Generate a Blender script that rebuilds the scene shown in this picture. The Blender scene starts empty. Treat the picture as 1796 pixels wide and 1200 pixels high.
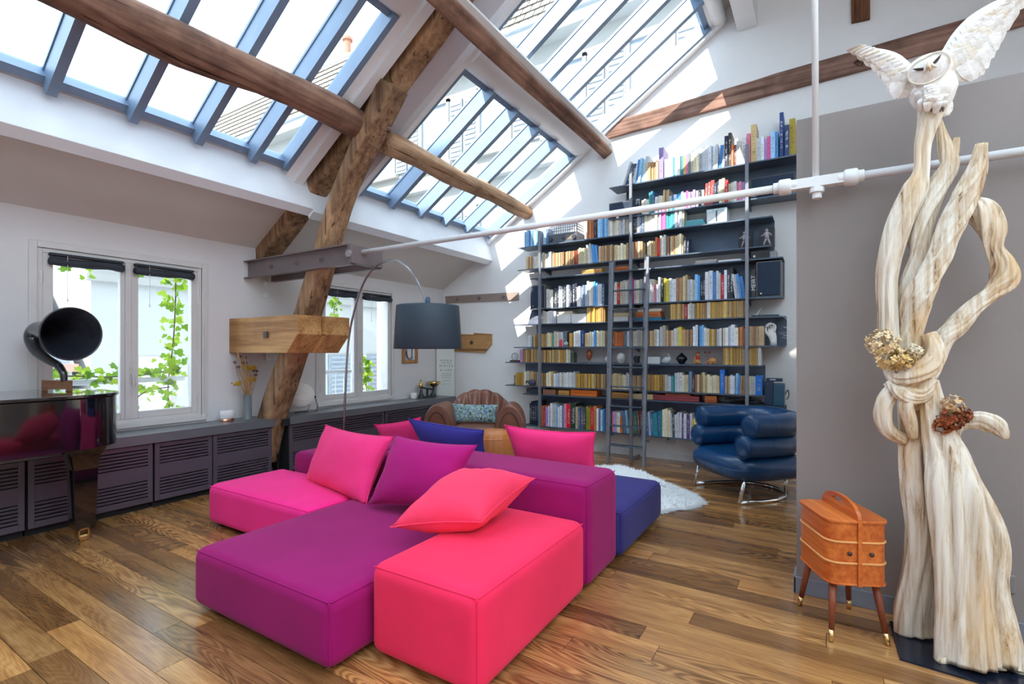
import bpy, math, random
from math import sin, cos, pi, radians, atan2, sqrt
from mathutils import Vector, Matrix, Euler, noise
random.seed(7)
SC = bpy.context.scene
COL = SC.collection

# ------------------------------------------------------------ camera
F_PX, YAW, HORIZON, CAM_H = 876.71, 0.5544, 616.27, 1.3
cam_data = bpy.data.cameras.new('camera')
cam = bpy.data.objects.new('camera', cam_data)
COL.objects.link(cam)
cam.location = (0, 0, CAM_H)
cam.rotation_euler = (pi/2, 0, YAW)
cam_data.sensor_width = 36.0
cam_data.lens = 36.0*F_PX/1796.0
cam_data.shift_y = (HORIZON-600.0)/1796.0
cam_data.clip_start = 0.05
SC.camera = cam

# ------------------------------------------------------------ sky, sun, exposure
world = bpy.data.worlds.new('sky')
SC.world = world
world.use_nodes = True
wn = world.node_tree
wn.nodes['Background'].inputs[0].default_value = (0.70, 0.86, 1.0, 1)
wn.nodes['Background'].inputs[1].default_value = 2.3
sun_data = bpy.data.lights.new('sun', 'SUN')
sun_data.energy = 5.0
sun_data.angle = 0.006
sun_data.color = (1.0, 0.93, 0.82)
sun = bpy.data.objects.new('sun', sun_data)
COL.objects.link(sun)
sun.rotation_euler = Vector((0.30, 1.0, -1.05)).to_track_quat('-Z', 'Y').to_euler()
SC.view_settings.view_transform = 'Standard'
SC.view_settings.look = 'None'
SC.view_settings.gamma = 1.0
SC.view_settings.use_curve_mapping = False
SC.view_settings.exposure = 1.25

# ------------------------------------------------------------ helpers
SY, CY = sin(YAW), cos(YAW)
XL, YB = -5.036, 6.097          # left wall, back wall
XC, ZT = -4.649, 0.625          # low cabinet front, counter height
XR, YF = 3.4, -3.2              # right wall, wall behind the photographer
def at(px, py, X=None, Y=None, Z=None, D=None):
    """a point seen in the photograph, placed on a plane of the room"""
    a = (px-898.0)/F_PX; b = (HORIZON-py)/F_PX
    r = Vector((-SY+a*CY, CY+a*SY, b))
    k = X/r.x if X is not None else Y/r.y if Y is not None else (Z-CAM_H)/r.z if Z is not None else D
    return Vector((0, 0, CAM_H))+r*k
def proj(p):
    d = -SY*p[0]+CY*p[1]
    return (898+F_PX*(CY*p[0]+SY*p[1])/d, HORIZON-F_PX*(p[2]-CAM_H)/d, d)

class MB:
    """collects shapes and links them as ONE mesh object"""
    def __init__(s):
        s.v = []; s.f = []; s.m = []; s.cur = 0
    def add(s, vs, fs):
        o = len(s.v)
        s.v += [Vector(v) for v in vs]
        for f in fs:
            s.f.append([i+o for i in f]); s.m.append(s.cur)
        return s
    def box(s, x0, x1, y0, y1, z0, z1, M=None):
        vs = [Vector((x, y, z)) for z in (z0, z1) for y in (y0, y1) for x in (x0, x1)]
        if M is not None: vs = [M @ v for v in vs]
        return s.add(vs, [(0,2,3,1),(4,5,7,6),(0,1,5,4),(2,6,7,3),(0,4,6,2),(1,3,7,5)])
    def prism(s, poly, vec):
        """a planar polygon pushed along vec"""
        n = len(poly); p = [Vector(q) for q in poly]; vec = Vector(vec)
        nr = Vector((0,0,0))
        for i in range(n):
            a = p[i]; b = p[(i+1) % n]; nr += a.cross(b)
        if nr.dot(vec) > 0: p.reverse()
        vs = p+[q+vec for q in p]
        fs = [tuple(range(n)), tuple(range(2*n-1, n-1, -1))]
        fs += [(i, n+i, n+(i+1) % n, (i+1) % n) for i in range(n)]
        return s.add(vs, fs)
    def tube(s, pts, rad, n=10, cap=True, prof=None, up=None, twist=0.0):
        """a tube along pts; rad one number or one per point, a pair for oval; prof(angle, t) scales it"""
        pts = [Vector(p) for p in pts]; m = len(pts)
        if not isinstance(rad, (list, tuple)): rad = [rad]*m
        t0 = (pts[1]-pts[0]).normalized()
        u = Vector(up) if up else (Vector((0,0,1)) if abs(t0.z) < .9 else Vector((1,0,0)))
        vs = []
        for i in range(m):
            t = (pts[min(i+1, m-1)]-pts[max(i-1, 0)]).normalized()
            u = (u-t*u.dot(t)).normalized(); w = t.cross(u)
            r = rad[i]; ra, rb = r if isinstance(r, (list, tuple)) else (r, r)
            for k in range(n):
                a = 2*pi*k/n+twist*i/max(1, m-1)
                q = prof(2*pi*k/n, i/max(1, m-1)) if prof else 1.0
                vs.append(pts[i]+u*(cos(a)*ra*q)+w*(sin(a)*rb*q))
        fs = []
        for i in range(m-1):
            for k in range(n):
                k2 = (k+1) % n
                fs.append((i*n+k, i*n+k2, (i+1)*n+k2, (i+1)*n+k))
        if cap:
            fs.append(tuple(range(n-1, -1, -1)))
            fs.append(tuple(range((m-1)*n, m*n)))
        return s.add(vs, fs)
    def cyl(s, p0, p1, r0, r1=None, n=16):
        return s.tube([p0, p1], [r0, r0 if r1 is None else r1], n)
    def lathe(s, prof, n=24, c=(0,0,0), M=None, flute=None):
        """prof = [(radius, height)...] turned about z"""
        c = Vector(c); vs = []; m = len(prof)
        for r, z in prof:
            for k in range(n):
                a = 2*pi*k/n
                q = flute(a, r, z) if flute else 1.0
                v = Vector((r*q*cos(a), r*q*sin(a), z))
                vs.append((M @ v if M is not None else v)+c)
        fs = []
        for i in range(m-1):
            for k in range(n):
                k2 = (k+1) % n
                fs.append((i*n+k, i*n+k2, (i+1)*n+k2, (i+1)*n+k))
        if prof[0][0] > 1e-4: fs.append(tuple(range(n-1, -1, -1)))
        if prof[-1][0] > 1e-4: fs.append(tuple(range((m-1)*n, m*n)))
        return s.add(vs, fs)
    def ball(s, c, r, n=16, m=10, M=None):
        rx, ry, rz = r if isinstance(r, (list, tuple)) else (r, r, r)
        c = Vector(c); vs = []
        for i in range(m+1):
            th = pi*i/m
            for k in range(n):
                a = 2*pi*k/n
                v = Vector((rx*sin(th)*cos(a), ry*sin(th)*sin(a), -rz*cos(th)))
                vs.append((M @ v if M is not None else v)+c)
        fs = []
        for i in range(m):
            for k in range(n):
                k2 = (k+1) % n
                fs.append((i*n+k, i*n+k2, (i+1)*n+k2, (i+1)*n+k))
        return s.add(vs, fs)
    def grid(s, fn, nu, nv, closed_u=False, closed_v=False):
        vs = [fn(i/(nu if closed_u else nu-1), j/(nv if closed_v else nv-1)) for j in range(nv) for i in range(nu)]
        fs = []
        for j in range(nv if closed_v else nv-1):
            for i in range(nu if closed_u else nu-1):
                i2 = (i+1) % nu; j2 = (j+1) % nv
                fs.append((j*nu+i, j*nu+i2, j2*nu+i2, j2*nu+i))
        return s.add(vs, fs)
    def build(s, name, mat=None, parent=None, world=True, smooth=False, bevel=0, seg=2, origin=None, sub=0, weld=False):
        vs = s.v
        loc = Vector((0,0,0))
        if parent is not None:
            if world:
                W = world_of(parent).inverted()
                vs = [W @ v for v in vs]
        else:
            if origin is None:
                xs = [v.x for v in vs]; ys = [v.y for v in vs]; zs = [v.z for v in vs]
                loc = Vector(((min(xs)+max(xs))/2, (min(ys)+max(ys))/2, min(zs)))
            else: loc = Vector(origin)
            vs = [v-loc for v in vs]
        me = bpy.data.meshes.new(name)
        me.from_pydata([tuple(v) for v in vs], [], s.f)
        mats = mat if isinstance(mat, (list, tuple)) else [mat]
        for mm in mats:
            if mm is not None: me.materials.append(mm)
        if len(mats) > 1: me.polygons.foreach_set('material_index', s.m)
        if weld:
            import bmesh
            bm = bmesh.new(); bm.from_mesh(me)
            bmesh.ops.remove_doubles(bm, verts=bm.verts, dist=1e-5)
            bmesh.ops.recalc_face_normals(bm, faces=bm.faces)
            bm.to_mesh(me); bm.free()
        if smooth: me.polygons.foreach_set('use_smooth', [True]*len(me.polygons))
        me.update()
        o = bpy.data.objects.new(name, me)
        COL.objects.link(o)
        o.location = loc
        if parent is not None: o.parent = parent
        if bevel:
            b = o.modifiers.new('bevel', 'BEVEL'); b.width = bevel; b.segments = seg; b.limit_method = 'ANGLE'; b.angle_limit = radians(40)
            if not smooth: me.polygons.foreach_set('use_smooth', [True]*len(me.polygons)); b.harden_normals = True
        if sub:
            b = o.modifiers.new('sub', 'SUBSURF'); b.levels = sub; b.render_levels = sub
        return o
def world_of(o):
    M = Matrix.LocRotScale(o.location, o.rotation_euler.to_quaternion(), o.scale)
    return world_of(o.parent) @ M if o.parent else M
def tag(o, label, cat, group=None, kind=None):
    if label: o['label'] = label
    if cat: o['category'] = cat
    if group: o['group'] = group
    if kind: o['kind'] = kind
    return o
def thing(name, label, cat, loc=(0,0,0), rz=0.0, group=None):
    o = bpy.data.objects.new(name, None)
    COL.objects.link(o)
    o.location = loc; o.rotation_euler = (0,0,rz); o.empty_display_size = .05
    return tag(o, label, cat, group)
def struct(o, label=None):
    o['kind'] = 'structure'
    if label: o['label'] = label
    return o
def copy_tree(o, parent=None):
    c = o.copy(); COL.objects.link(c); c.parent = parent
    for ch in list(o.children): copy_tree(ch, c)
    return c
def smoothstep(a, b, x):
    t = max(0., min(1., (x-a)/(b-a))); return t*t*(3-2*t)
def catmull(pts, n=6):
    """smooth curve through points (tuples of any length)"""
    P = [tuple(p) for p in pts]; out = []
    for i in range(len(P)-1):
        p0 = P[max(i-1, 0)]; p1 = P[i]; p2 = P[i+1]; p3 = P[min(i+2, len(P)-1)]
        for k in range(n):
            t = k/n
            out.append(tuple(.5*((2*b)+(c-a)*t+(2*a-5*b+4*c-d)*t*t+(3*b-a-3*c+d)*t**3) for a, b, c, d in zip(p0, p1, p2, p3)))
    out.append(P[-1])
    return out

# ------------------------------------------------------------ materials
def srgb(r, g, b):
    f = lambda c: (c/255/12.92) if c/255 <= .04045 else ((c/255+.055)/1.055)**2.4
    return (f(r), f(g), f(b))
class NT:
    def __init__(s, name):
        s.mat = bpy.data.materials.new(name); s.mat.use_nodes = True
        s.t = s.mat.node_tree; s.p = s.t.nodes['Principled BSDF']; s.out = s.t.nodes['Material Output']
    def n(s, kind, **k):
        nd = s.t.nodes.new(kind)
        for a, v in k.items():
            if a.startswith('i_'):
                key = a[2:]; nd.inputs[int(key) if key.isdigit() else key.replace('_', ' ')].default_value = v
            else: setattr(nd, a, v)
        return nd
    def l(s, a, b): s.t.links.new(a, b)
    def ramp(s, fac, stops):
        r = s.n('ShaderNodeValToRGB'); e = r.color_ramp.elements
        while len(e) < len(stops): e.new(.5)
        for q, (p, c) in zip(e, stops):
            q.position = p; q.color = (*c, 1) if len(c) == 3 else c
        s.l(fac, r.inputs[0]); return r.outputs[0]
    def mix(s, fac, a, b, mode='MIX'):
        m = s.n('ShaderNodeMix', data_type='RGBA', blend_type=mode)
        for val, idx in ((fac, 0), (a, 6), (b, 7)):
            if hasattr(val, 'is_linked'): s.l(val, m.inputs[idx])
            elif idx == 0: m.inputs[0].default_value = val
            else: m.inputs[idx].default_value = (*val, 1) if len(val) == 3 else val
        return m.outputs[2]
    def coords(s, scale=(1,1,1), kind='Object', rot=(0,0,0)):
        c = s.n('ShaderNodeTexCoord'); m = s.n('ShaderNodeMapping')
        m.inputs['Scale'].default_value = scale; m.inputs['Rotation'].default_value = rot
        s.l(c.outputs[kind], m.inputs[0]); return m.outputs[0]
    def noise(s, vec, scale=5, detail=4, rough=.55, dist=0):
        nd = s.n('ShaderNodeTexNoise'); nd.inputs['Scale'].default_value = scale; nd.inputs['Detail'].default_value = detail
        nd.inputs['Roughness'].default_value = rough; nd.inputs['Distortion'].default_value = dist
        if vec is not None: s.l(vec, nd.inputs['Vector'])
        return nd.outputs[0]
    def bump(s, height, strength=.2, dist=.01):
        b = s.n('ShaderNodeBump'); b.inputs['Strength'].default_value = strength; b.inputs['Distance'].default_value = dist
        s.l(height, b.inputs['Height']); s.l(b.outputs[0], s.p.inputs['Normal'])
_M = {}
def pmat(name, col, rough=.5, metal=0., var=0.08, vscale=6., bump=0., bscale=60., spec=.5, sheen=0., coat=0., grain=(1,1,1), emit=0.):
    """a plain procedural material: colour with a little noise, fine relief"""
    if name in _M: return _M[name]
    t = NT(name); p = t.p
    vec = t.coords(grain)
    if var:
        nz = t.noise(vec, vscale, 4)
        lo = tuple(c*(1-var) for c in col); hi = tuple(min(1, c*(1+var)) for c in col)
        t.l(t.ramp(nz, [(.3, lo), (.7, hi)]), p.inputs['Base Color'])
    else: p.inputs['Base Color'].default_value = (*col, 1)
    p.inputs['Roughness'].default_value = rough; p.inputs['Metallic'].default_value = metal
    p.inputs['Specular IOR Level'].default_value = spec
    if sheen: p.inputs['Sheen Weight'].default_value = sheen; p.inputs['Sheen Roughness'].default_value = .4
    if coat: p.inputs['Coat Weight'].default_value = coat; p.inputs['Coat Roughness'].default_value = .08
    if bump: t.bump(t.noise(vec, bscale, 3), bump, .004)
    if emit:
        p.inputs['Emission Color'].default_value = (*col, 1); p.inputs['Emission Strength'].default_value = emit
    _M[name] = t.mat
    return t.mat
def wood(name, dark, light, rough=.5, scale=1., axis='X', bump=.3, rings=14., spec=.35, patch=.0):
    """long grain along one axis of the object; patch adds broad weathered tones"""
    if name in _M: return _M[name]
    t = NT(name)
    sc = {'X': (.05,1,1), 'Y': (1,.05,1), 'Z': (1,1,.05)}[axis]
    vec = t.coords(tuple(c*scale for c in sc))
    big = t.noise(vec, 4.0, 2, .5, .3)
    fine = t.noise(vec, rings*5, 4, .6)
    mx = t.n('ShaderNodeMath', operation='MULTIPLY', i_1=rings*2.2); t.l(big, mx.inputs[0])
    sn = t.n('ShaderNodeMath', operation='SINE'); t.l(mx.outputs[0], sn.inputs[0])
    ad2 = t.n('ShaderNodeMath', operation='MULTIPLY_ADD', i_1=.13); t.l(sn.outputs[0], ad2.inputs[0]); t.l(fine, ad2.inputs[2])
    c = t.ramp(ad2.outputs[0], [(.22, dark), (.5, tuple((a+b)/2 for a, b in zip(dark, light))), (.8, light)])
    if patch:
        pn_ = t.noise(t.coords((1,1,1)), 2.6, 4, .6)
        pc = t.ramp(pn_, [(.36, (1-patch,)*3), (.50, (1,1,1)), (.66, (1+patch*.8,)*3)])
        c = t.mix(1.0, c, pc, 'MULTIPLY')
        cr = t.noise(t.coords(tuple((.012 if c < .5 else 1.) for c in sc)), 26, 2, .5)
        c = t.mix(1.0, c, t.ramp(cr, [(.30, (.30,.26,.24)), (.35, (1,1,1))]), 'MULTIPLY')
    t.l(c, t.p.inputs['Base Color'])
    t.p.inputs['Roughness'].default_value = rough; t.p.inputs['Specular IOR Level'].default_value = spec
    if bump: t.bump(ad2.outputs[0], bump, .004)
    _M[name] = t.mat
    return t.mat
def glass_mat(name, tint=(1,1,1), refl=1.0):
    if name in _M: return _M[name]
    t = NT(name); t.t.nodes.remove(t.p)
    tr = t.n('ShaderNodeBsdfTransparent'); tr.inputs[0].default_value = (*tint, 1)
    gl = t.n('ShaderNodeBsdfGlossy'); gl.inputs['Roughness'].default_value = .02
    fr = t.n('ShaderNodeLayerWeight', i_Blend=.5)
    pw = t.n('ShaderNodeMath', operation='POWER', i_1=5.0); t.l(fr.outputs['Facing'], pw.inputs[0])
    mu = t.n('ShaderNodeMath', operation='MULTIPLY_ADD', i_1=.9*refl, i_2=.03*refl); t.l(pw.outputs[0], mu.inputs[0])
    mx = t.n('ShaderNodeMixShader'); t.l(mu.outputs[0], mx.inputs[0]); t.l(tr.outputs[0], mx.inputs[1]); t.l(gl.outputs[0], mx.inputs[2])
    t.l(mx.outputs[0], t.out.inputs[0])
    _M[name] = t.mat
    return t.mat
# ------------------------------------------------------------ palette
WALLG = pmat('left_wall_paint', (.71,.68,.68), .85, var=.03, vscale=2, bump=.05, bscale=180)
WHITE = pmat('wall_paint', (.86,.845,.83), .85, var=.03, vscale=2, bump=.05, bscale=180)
CEIL = pmat('ceiling_paint', (.69,.65,.61), .9, var=.03, vscale=2)
TRIMW = pmat('white_gloss_paint', (.80,.80,.81), .35, var=.02)
JOINERY = pmat('window_paint', (.66,.63,.61), .5, var=.04)
TAUPE = pmat('taupe_paint', (.265,.228,.215), .8, var=.03, vscale=3, bump=.05, bscale=200)
STEELBAR = pmat('skylight_steel', (.19,.27,.39), .45, metal=.1, var=.10, vscale=3)
GLASS = glass_mat('window_glass', (.97,.99,1.0))
ROOFOUT = pmat('zinc_roof', (.45,.47,.50), .6)

# ------------------------------------------------------------ floor: oak boards laid across the room
def floor_wood():
    t = NT('floor_oak')
    oi = t.n('ShaderNodeObjectInfo')
    def rnd_(k):
        m = t.n('ShaderNodeMath', operation='MULTIPLY', i_1=k); t.l(oi.outputs['Random'], m.inputs[0])
        w = t.n('ShaderNodeTexWhiteNoise', noise_dimensions='1D'); t.l(m.outputs[0], w.inputs['W']); return w.outputs[0]
    def shifted(scale):
        vec = t.coords(scale); ad = t.n('ShaderNodeVectorMath', operation='ADD')
        cm = t.n('ShaderNodeMath', operation='MULTIPLY', i_1=53.0); t.l(oi.outputs['Random'], cm.inputs[0])
        t.l(vec, ad.inputs[0]); t.l(cm.outputs[0], ad.inputs[1]); return ad.outputs[0]
    big = t.noise(shifted((.16,1,1)), 5.5, 2, .45, .35)
    fine = t.noise(shifted((.035,1,1)), 210, 3, .6)
    soft = t.noise(shifted((.10,1,1)), 14, 3, .5)
    mx = t.n('ShaderNodeMath', operation='MULTIPLY', i_1=170.0); t.l(big, mx.inputs[0])
    sn = t.n('ShaderNodeMath', operation='SINE'); t.l(mx.outputs[0], sn.inputs[0])
    amp = t.ramp(rnd_(7.7), [(.0, (.015,)*3), (.60, (.04,)*3), (.80, (.09,)*3), (1, (.13,)*3)])
    am = t.n('ShaderNodeMath', operation='MULTIPLY'); t.l(sn.outputs[0], am.inputs[0]); t.l(amp, am.inputs[1])
    a1 = t.n('ShaderNodeMath', operation='MULTIPLY_ADD', i_1=.45); t.l(fine, a1.inputs[0]); t.l(am.outputs[0], a1.inputs[2])
    a2 = t.n('ShaderNodeMath', operation='MULTIPLY_ADD', i_1=.55); t.l(soft, a2.inputs[0]); t.l(a1.outputs[0], a2.inputs[2])
    c = t.ramp(a2.outputs[0], [(.26, srgb(96,64,38)), (.42, srgb(148,104,62)), (.56, srgb(178,130,80)), (.80, srgb(212,168,114))])
    tone = t.ramp(rnd_(3.1), [(0, (.46,.41,.38)), (.18, (.66,.61,.57)), (.5, (.92,.90,.86)), (.8, (1.06,1.02,.95)), (1, (1.30,1.20,1.05))])
    t.l(t.mix(1.0, c, tone, 'MULTIPLY'), t.p.inputs['Base Color'])
    t.l(t.ramp(fine, [(.2, (.27,)*3), (.8, (.16,)*3)]), t.p.inputs['Roughness']); t.p.inputs['Specular IOR Level'].default_value = .65; t.p.inputs['Coat Weight'].default_value = .35; t.p.inputs['Coat Roughness'].default_value = .16
    t.bump(a2.outputs[0], .10, .002)
    return t.mat
FLOORW = floor_wood()
JOINT = pmat('board_joint', (.05,.035,.025), .9)
fl = struct(MB().box(XL-.1, XR+.1, YF-.1, YB+.1, -.12, -.012).build('floor', JOINT))
PW = .126
rows = []
rnd = random.Random(3)
y = YF
while y < YB:
    x = XL-rnd.random()*1.0
    while x < XR:
        L = rnd.choice((.8, 1.1, 1.4, 1.7))*rnd.uniform(.9, 1.1)
        rows.append((max(x, XL), min(x+L, XR), y, min(y+PW, YB))); x += L
    y += PW
def plank_seen(r):
    """how large a board shows; nought when it is out of the picture or under the furniture"""
    cx, cy = (r[0]+r[1])/2, (r[2]+r[3])/2
    d = -SY*cx+CY*cy
    if d < .9: return 0
    px, py, d = proj((cx, cy, 0))
    if not (-250 < px < 2050 and py < 1330): return 0
    if -2.6 < cx < -1.3 and 1.5 < cy < 3.7: return 0
    if cx > 0.2 and cy > 3.15: return 0
    if cx < XC-.1: return 0
    return (r[1]-r[0])/d/d
order = sorted(rows, key=plank_seen, reverse=True)
near = [r for r in order[:295] if plank_seen(r) > 0]
rest = MB()
for r in rows:
    m = MB() if r in near else rest
    g = .0012
    m.box(r[0]+g, r[1]-g, r[2]+g, r[3]-g, -.012, 0)
    if r in near:
        o = MB().box(-(r[1]-r[0])/2+g, (r[1]-r[0])/2-g, -(r[3]-r[2])/2+g, (r[3]-r[2])/2-g, -.012, 0).build('floorboard', FLOORW, fl, world=False)
        o.location = Vector(((r[0]+r[1])/2, (r[2]+r[3])/2, 0))-fl.location
o = rest.build('floorboard_rest', FLOORW, fl); o['kind'] = 'stuff'

# ------------------------------------------------------------ walls
def wall_cells(us, zs, holes, put, name, mat):
    """a wall with openings as one welded mesh; put(u, z, side) gives the point"""
    m = MB()
    def solid(i, j):
        if not (0 <= i < len(us)-1 and 0 <= j < len(zs)-1): return False
        u = (us[i]+us[i+1])/2; z = (zs[j]+zs[j+1])/2
        return not any(a < u < b and c < z < d for a, b, c, d in holes)
    for i in range(len(us)-1):
        for j in range(len(zs)-1):
            if not solid(i, j): continue
            a, b, c, d = us[i], us[i+1], zs[j], zs[j+1]
            for s in (0, 1):
                m.add([put(a,c,s), put(b,c,s), put(b,d,s), put(a,d,s)], [(0,1,2,3)])
            for di, dj, (p, q), (r, t) in ((-1,0,(a,c),(a,d)), (1,0,(b,c),(b,d)), (0,-1,(a,c),(b,c)), (0,1,(a,d),(b,d))):
                if not solid(i+di, j+dj): m.add([put(p,q,0), put(r,t,0), put(r,t,1), put(p,q,1)], [(0,1,2,3)])
    return struct(m.build(name, mat, weld=True))
W1 = (1.30, 2.52, .66, 2.10); W2 = (3.79, 4.995, .66, 2.10)
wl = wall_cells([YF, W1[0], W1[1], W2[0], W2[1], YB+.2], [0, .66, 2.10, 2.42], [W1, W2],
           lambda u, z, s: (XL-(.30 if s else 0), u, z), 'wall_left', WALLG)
GX0, GSL = -4.228, .66
def G(x): return 3.02+GSL*(x-GX0)
RIDGE_X, RIDGE_Z = 0.0, G(0.0)
def RZ(x): return G(x) if x <= 0 else RIDGE_Z-GSL*x
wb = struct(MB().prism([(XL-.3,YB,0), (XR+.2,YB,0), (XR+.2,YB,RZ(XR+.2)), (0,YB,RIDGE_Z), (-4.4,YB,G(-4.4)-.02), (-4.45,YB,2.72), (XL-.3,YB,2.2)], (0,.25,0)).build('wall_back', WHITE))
struct(MB().prism([(XL-.3,YF,0), (XR+.2,YF,0), (XR+.2,YF,RZ(XR+.2)), (0,YF,RIDGE_Z), (-4.4,YF,G(-4.4)-.02), (-4.45,YF,2.72), (XL-.3,YF,2.2)], (0,-.2,0)).build('wall_front', WHITE))
struct(MB().box(XR, XR+.2, YF, YB, 0, RZ(XR)).build('wall_right', WHITE))
PY = 3.10
wp = struct(MB().box(-.115, XR, PY, PY+.14, 0, 2.546).build('wall_partition', TAUPE), 'taupe painted partition wall standing behind the driftwood sculpture')
# baseboards
struct(MB().box(XL+.45, XR, YB-.016, YB, 0, .075).build('baseboard_back', pmat('baseboard_white', (.78,.77,.76), .5), bevel=.004))
struct(MB().box(-.128, XR, PY-.014, PY, 0, .088).box(-.128, -.115, PY-.014, PY+.14, 0, .088).build('baseboard_partition', pmat('baseboard_grey', (.20,.22,.27), .35), bevel=.004))

# ------------------------------------------------------------ sloping ceilings
def slab(name, x0, z0, x1, z1, y0, y1, mat, t=.05):
    return struct(MB().prism([(x0,y0,z0), (x1,y0,z1), (x1,y0,z1+t), (x0,y0,z0+t)], (0,y1-y0,0)).build(name, mat))
slab('ceiling_lower', XL-.31, 2.375-.19, -4.20, 2.375+.836*.62, YF, 3.10, CEIL)
slab('ceiling_lower', XL-.31, 2.262-.19, -4.20, 2.262+.836*.62, 3.10, YB, CEIL)
slab('ceiling_upper', -1.10, G(-1.10)-.02, 0, RIDGE_Z-.02, YF, YB, CEIL, .12)
# unseen right hand slope, with an opening added to bring in more sky light
al = math.atan(GSL); CA, SA = cos(al), sin(al)
def zr(x): return RIDGE_Z-GSL*x-.02
RS = (.5, 3.1, -3.0, 2.7)
rm = MB()
for (a, b, c, d) in ((0, RS[0], YF, YB), (RS[1], XR+.2, YF, YB), (RS[0], RS[1], YF, RS[2]), (RS[0], RS[1], RS[3], YB)):
    rm.prism([(a,c,zr(a)), (b,c,zr(b)), (b,c,zr(b)+.12), (a,c,zr(a)+.12)], (0,d-c,0))
struct(rm.build('ceiling_right', CEIL))

# ------------------------------------------------------------ skylights in the left slope
MS = Matrix(((CA,0,-SA,-4.2), (0,1,0,0), (SA,0,CA,G(-4.2)), (0,0,0,1)))   # along the slope, along the room, out of the roof
S_END = (-1.13+4.2)/CA
def sbox(m, s0, s1, y0, y1, n0, n1): return m.box(s0, s1, y0, y1, n0, n1, MS)
def skylight(name, y0, y1, s0, s1, bars, label):
    fr = sbox(sbox(MB(), s0, s1, y0, y0+.05, -.12, .02), s0, s1, y1-.05, y1, -.12, .02)
    sbox(sbox(fr, s0, s0+.06, y0+.05, y1-.05, -.07, .02), s1-.06, s1, y0+.05, y1-.05, -.07, .02)
    w = struct(fr.build(name, STEELBAR), label)
    ys = [y0]+list(bars)+[y1]
    for b in bars:
        sbox(sbox(MB(), s0, s1, b-.027, b+.027, -.165, -.012), s0, s1, b-.034, b+.034, -.012, .012).build('glazing_bar', STEELBAR, w)
    for a, b in zip(ys[:-1], ys[1:]):
        sbox(MB(), s0+.02, s1-.02, a+.01, b-.01, .0, .006).build('pane', GLASS, w)
    return w
B1 = [-.175, .265, .705, 1.145, 1.585, 2.02, 2.455]
B2 = [4.08, 4.545, 5.01, 5.47]
SM0, SM1 = 1.66, 2.02
skylight('window_3', -.60, 2.80, 0, SM0, B1, 'lower skylight with steel glazing bars above the left window')
skylight('window_4', -.60, 2.80, SM1, S_END, B1, 'upper skylight at the top left of the roof')
skylight('window_5', 3.60, 6.06, 0, SM0, B2, 'lower skylight beside the bookcase wall, below the old purlin')
skylight('window_6', 3.60, 6.06, SM1, S_END, B2, 'upper skylight beside the bookcase wall, above the old purlin')
skylight('window_7', -3.15, -.75, 0, S_END, [-2.6, -2.1, -1.6, -1.2], 'skylight over the photographer')
# solid roof between the openings, with reveals
def roofbit(name, s0, s1, y0, y1, n0, n1, mat, bevel=.0, kind=True):
    o = sbox(MB(), s0, s1, y0, y1, n0, n1).build(name, mat, bevel=bevel)
    if kind: struct(o)
    return o
LILAC = pmat('soffit_paint', (.60,.56,.59), .8, var=.02)
roofbit('trim_1', -.12, S_END+.1, 2.80, 2.88, -.12, .05, TRIMW)
roofbit('trim_2', -.12, S_END+.1, 2.88, 2.97, -.16, .05, TRIMW)
roofbit('trim_3', -.12, S_END+.1, 2.97, 3.54, -.06, .05, LILAC)
roofbit('trim_4', -.12, S_END+.1, 3.54, 3.60, -.14, .05, TRIMW)
roofbit('trim_5', -.12, S_END+.1, -.75, -.60, -.24, .05, TRIMW)
roofbit('trim_6', -.12, S_END+.1, 6.03, YB, -.16, .05, TRIMW, .006)
roofbit('trim_7', S_END, S_END+.15, YF, YB, -.10, .05, TRIMW)
# blind cassettes across the middle, rounded below
def cassette(name, s0, s1, y0, y1, drop):
    n = 8
    poly = [(s0, 0.012)]+[((s0+s1)/2-(s1-s0)/2*cos(pi*i/n), -drop*(.35+.65*sin(pi*i/n))) for i in range(n+1)]+[(s1, 0.012)]
    P = [MS @ Vector((a, y0, b)) for a, b in poly]
    return struct(MB().prism(P, (0,y1-y0,0)).build(name, TRIMW, bevel=.004))
roofbit('trim_15', -.34, .02, YF, YB, -.05, .05, ROOFOUT)
cassette('trim_8', SM0-.01, SM1+.01, 3.60, 6.03, .17)
cassette('trim_9', SM0-.01, SM1+.01, -.60, 2.80, .17)
cassette('trim_10', S_END+.02, S_END+.20, 3.60, 6.09, .16)
roofbit('trim_11', SM0-.02, SM1+.02, -.6, 6.03, .012, .06, ROOFOUT)
# white box beam along the foot of the skylights
BEAM = pmat('beam_paint', (.80,.82,.86), .6, var=.02)
for y0, y1, dz, nm in ((YF, 3.05, 0.0, 'trim_12'), (3.05, YB, -.025, 'trim_13')):
    poly = [(-4.19,2.598), (-4.11,2.655), (-4.205,3.00), (-4.235,3.02), (-4.44,3.02), (-4.44,2.80), (-4.19,2.78)]
    struct(MB().prism([(a,y0,b+(dz if b < 2.7 else 0)) for a, b in poly], (0,y1-y0,0)).build(nm, BEAM, bevel=.004))
# white beam up by the ridge, against the end wall
struct(MB().box(-.80, -.60, .4, YB, 4.88, 5.5).build('trim_14', TRIMW, bevel=.005))
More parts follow.
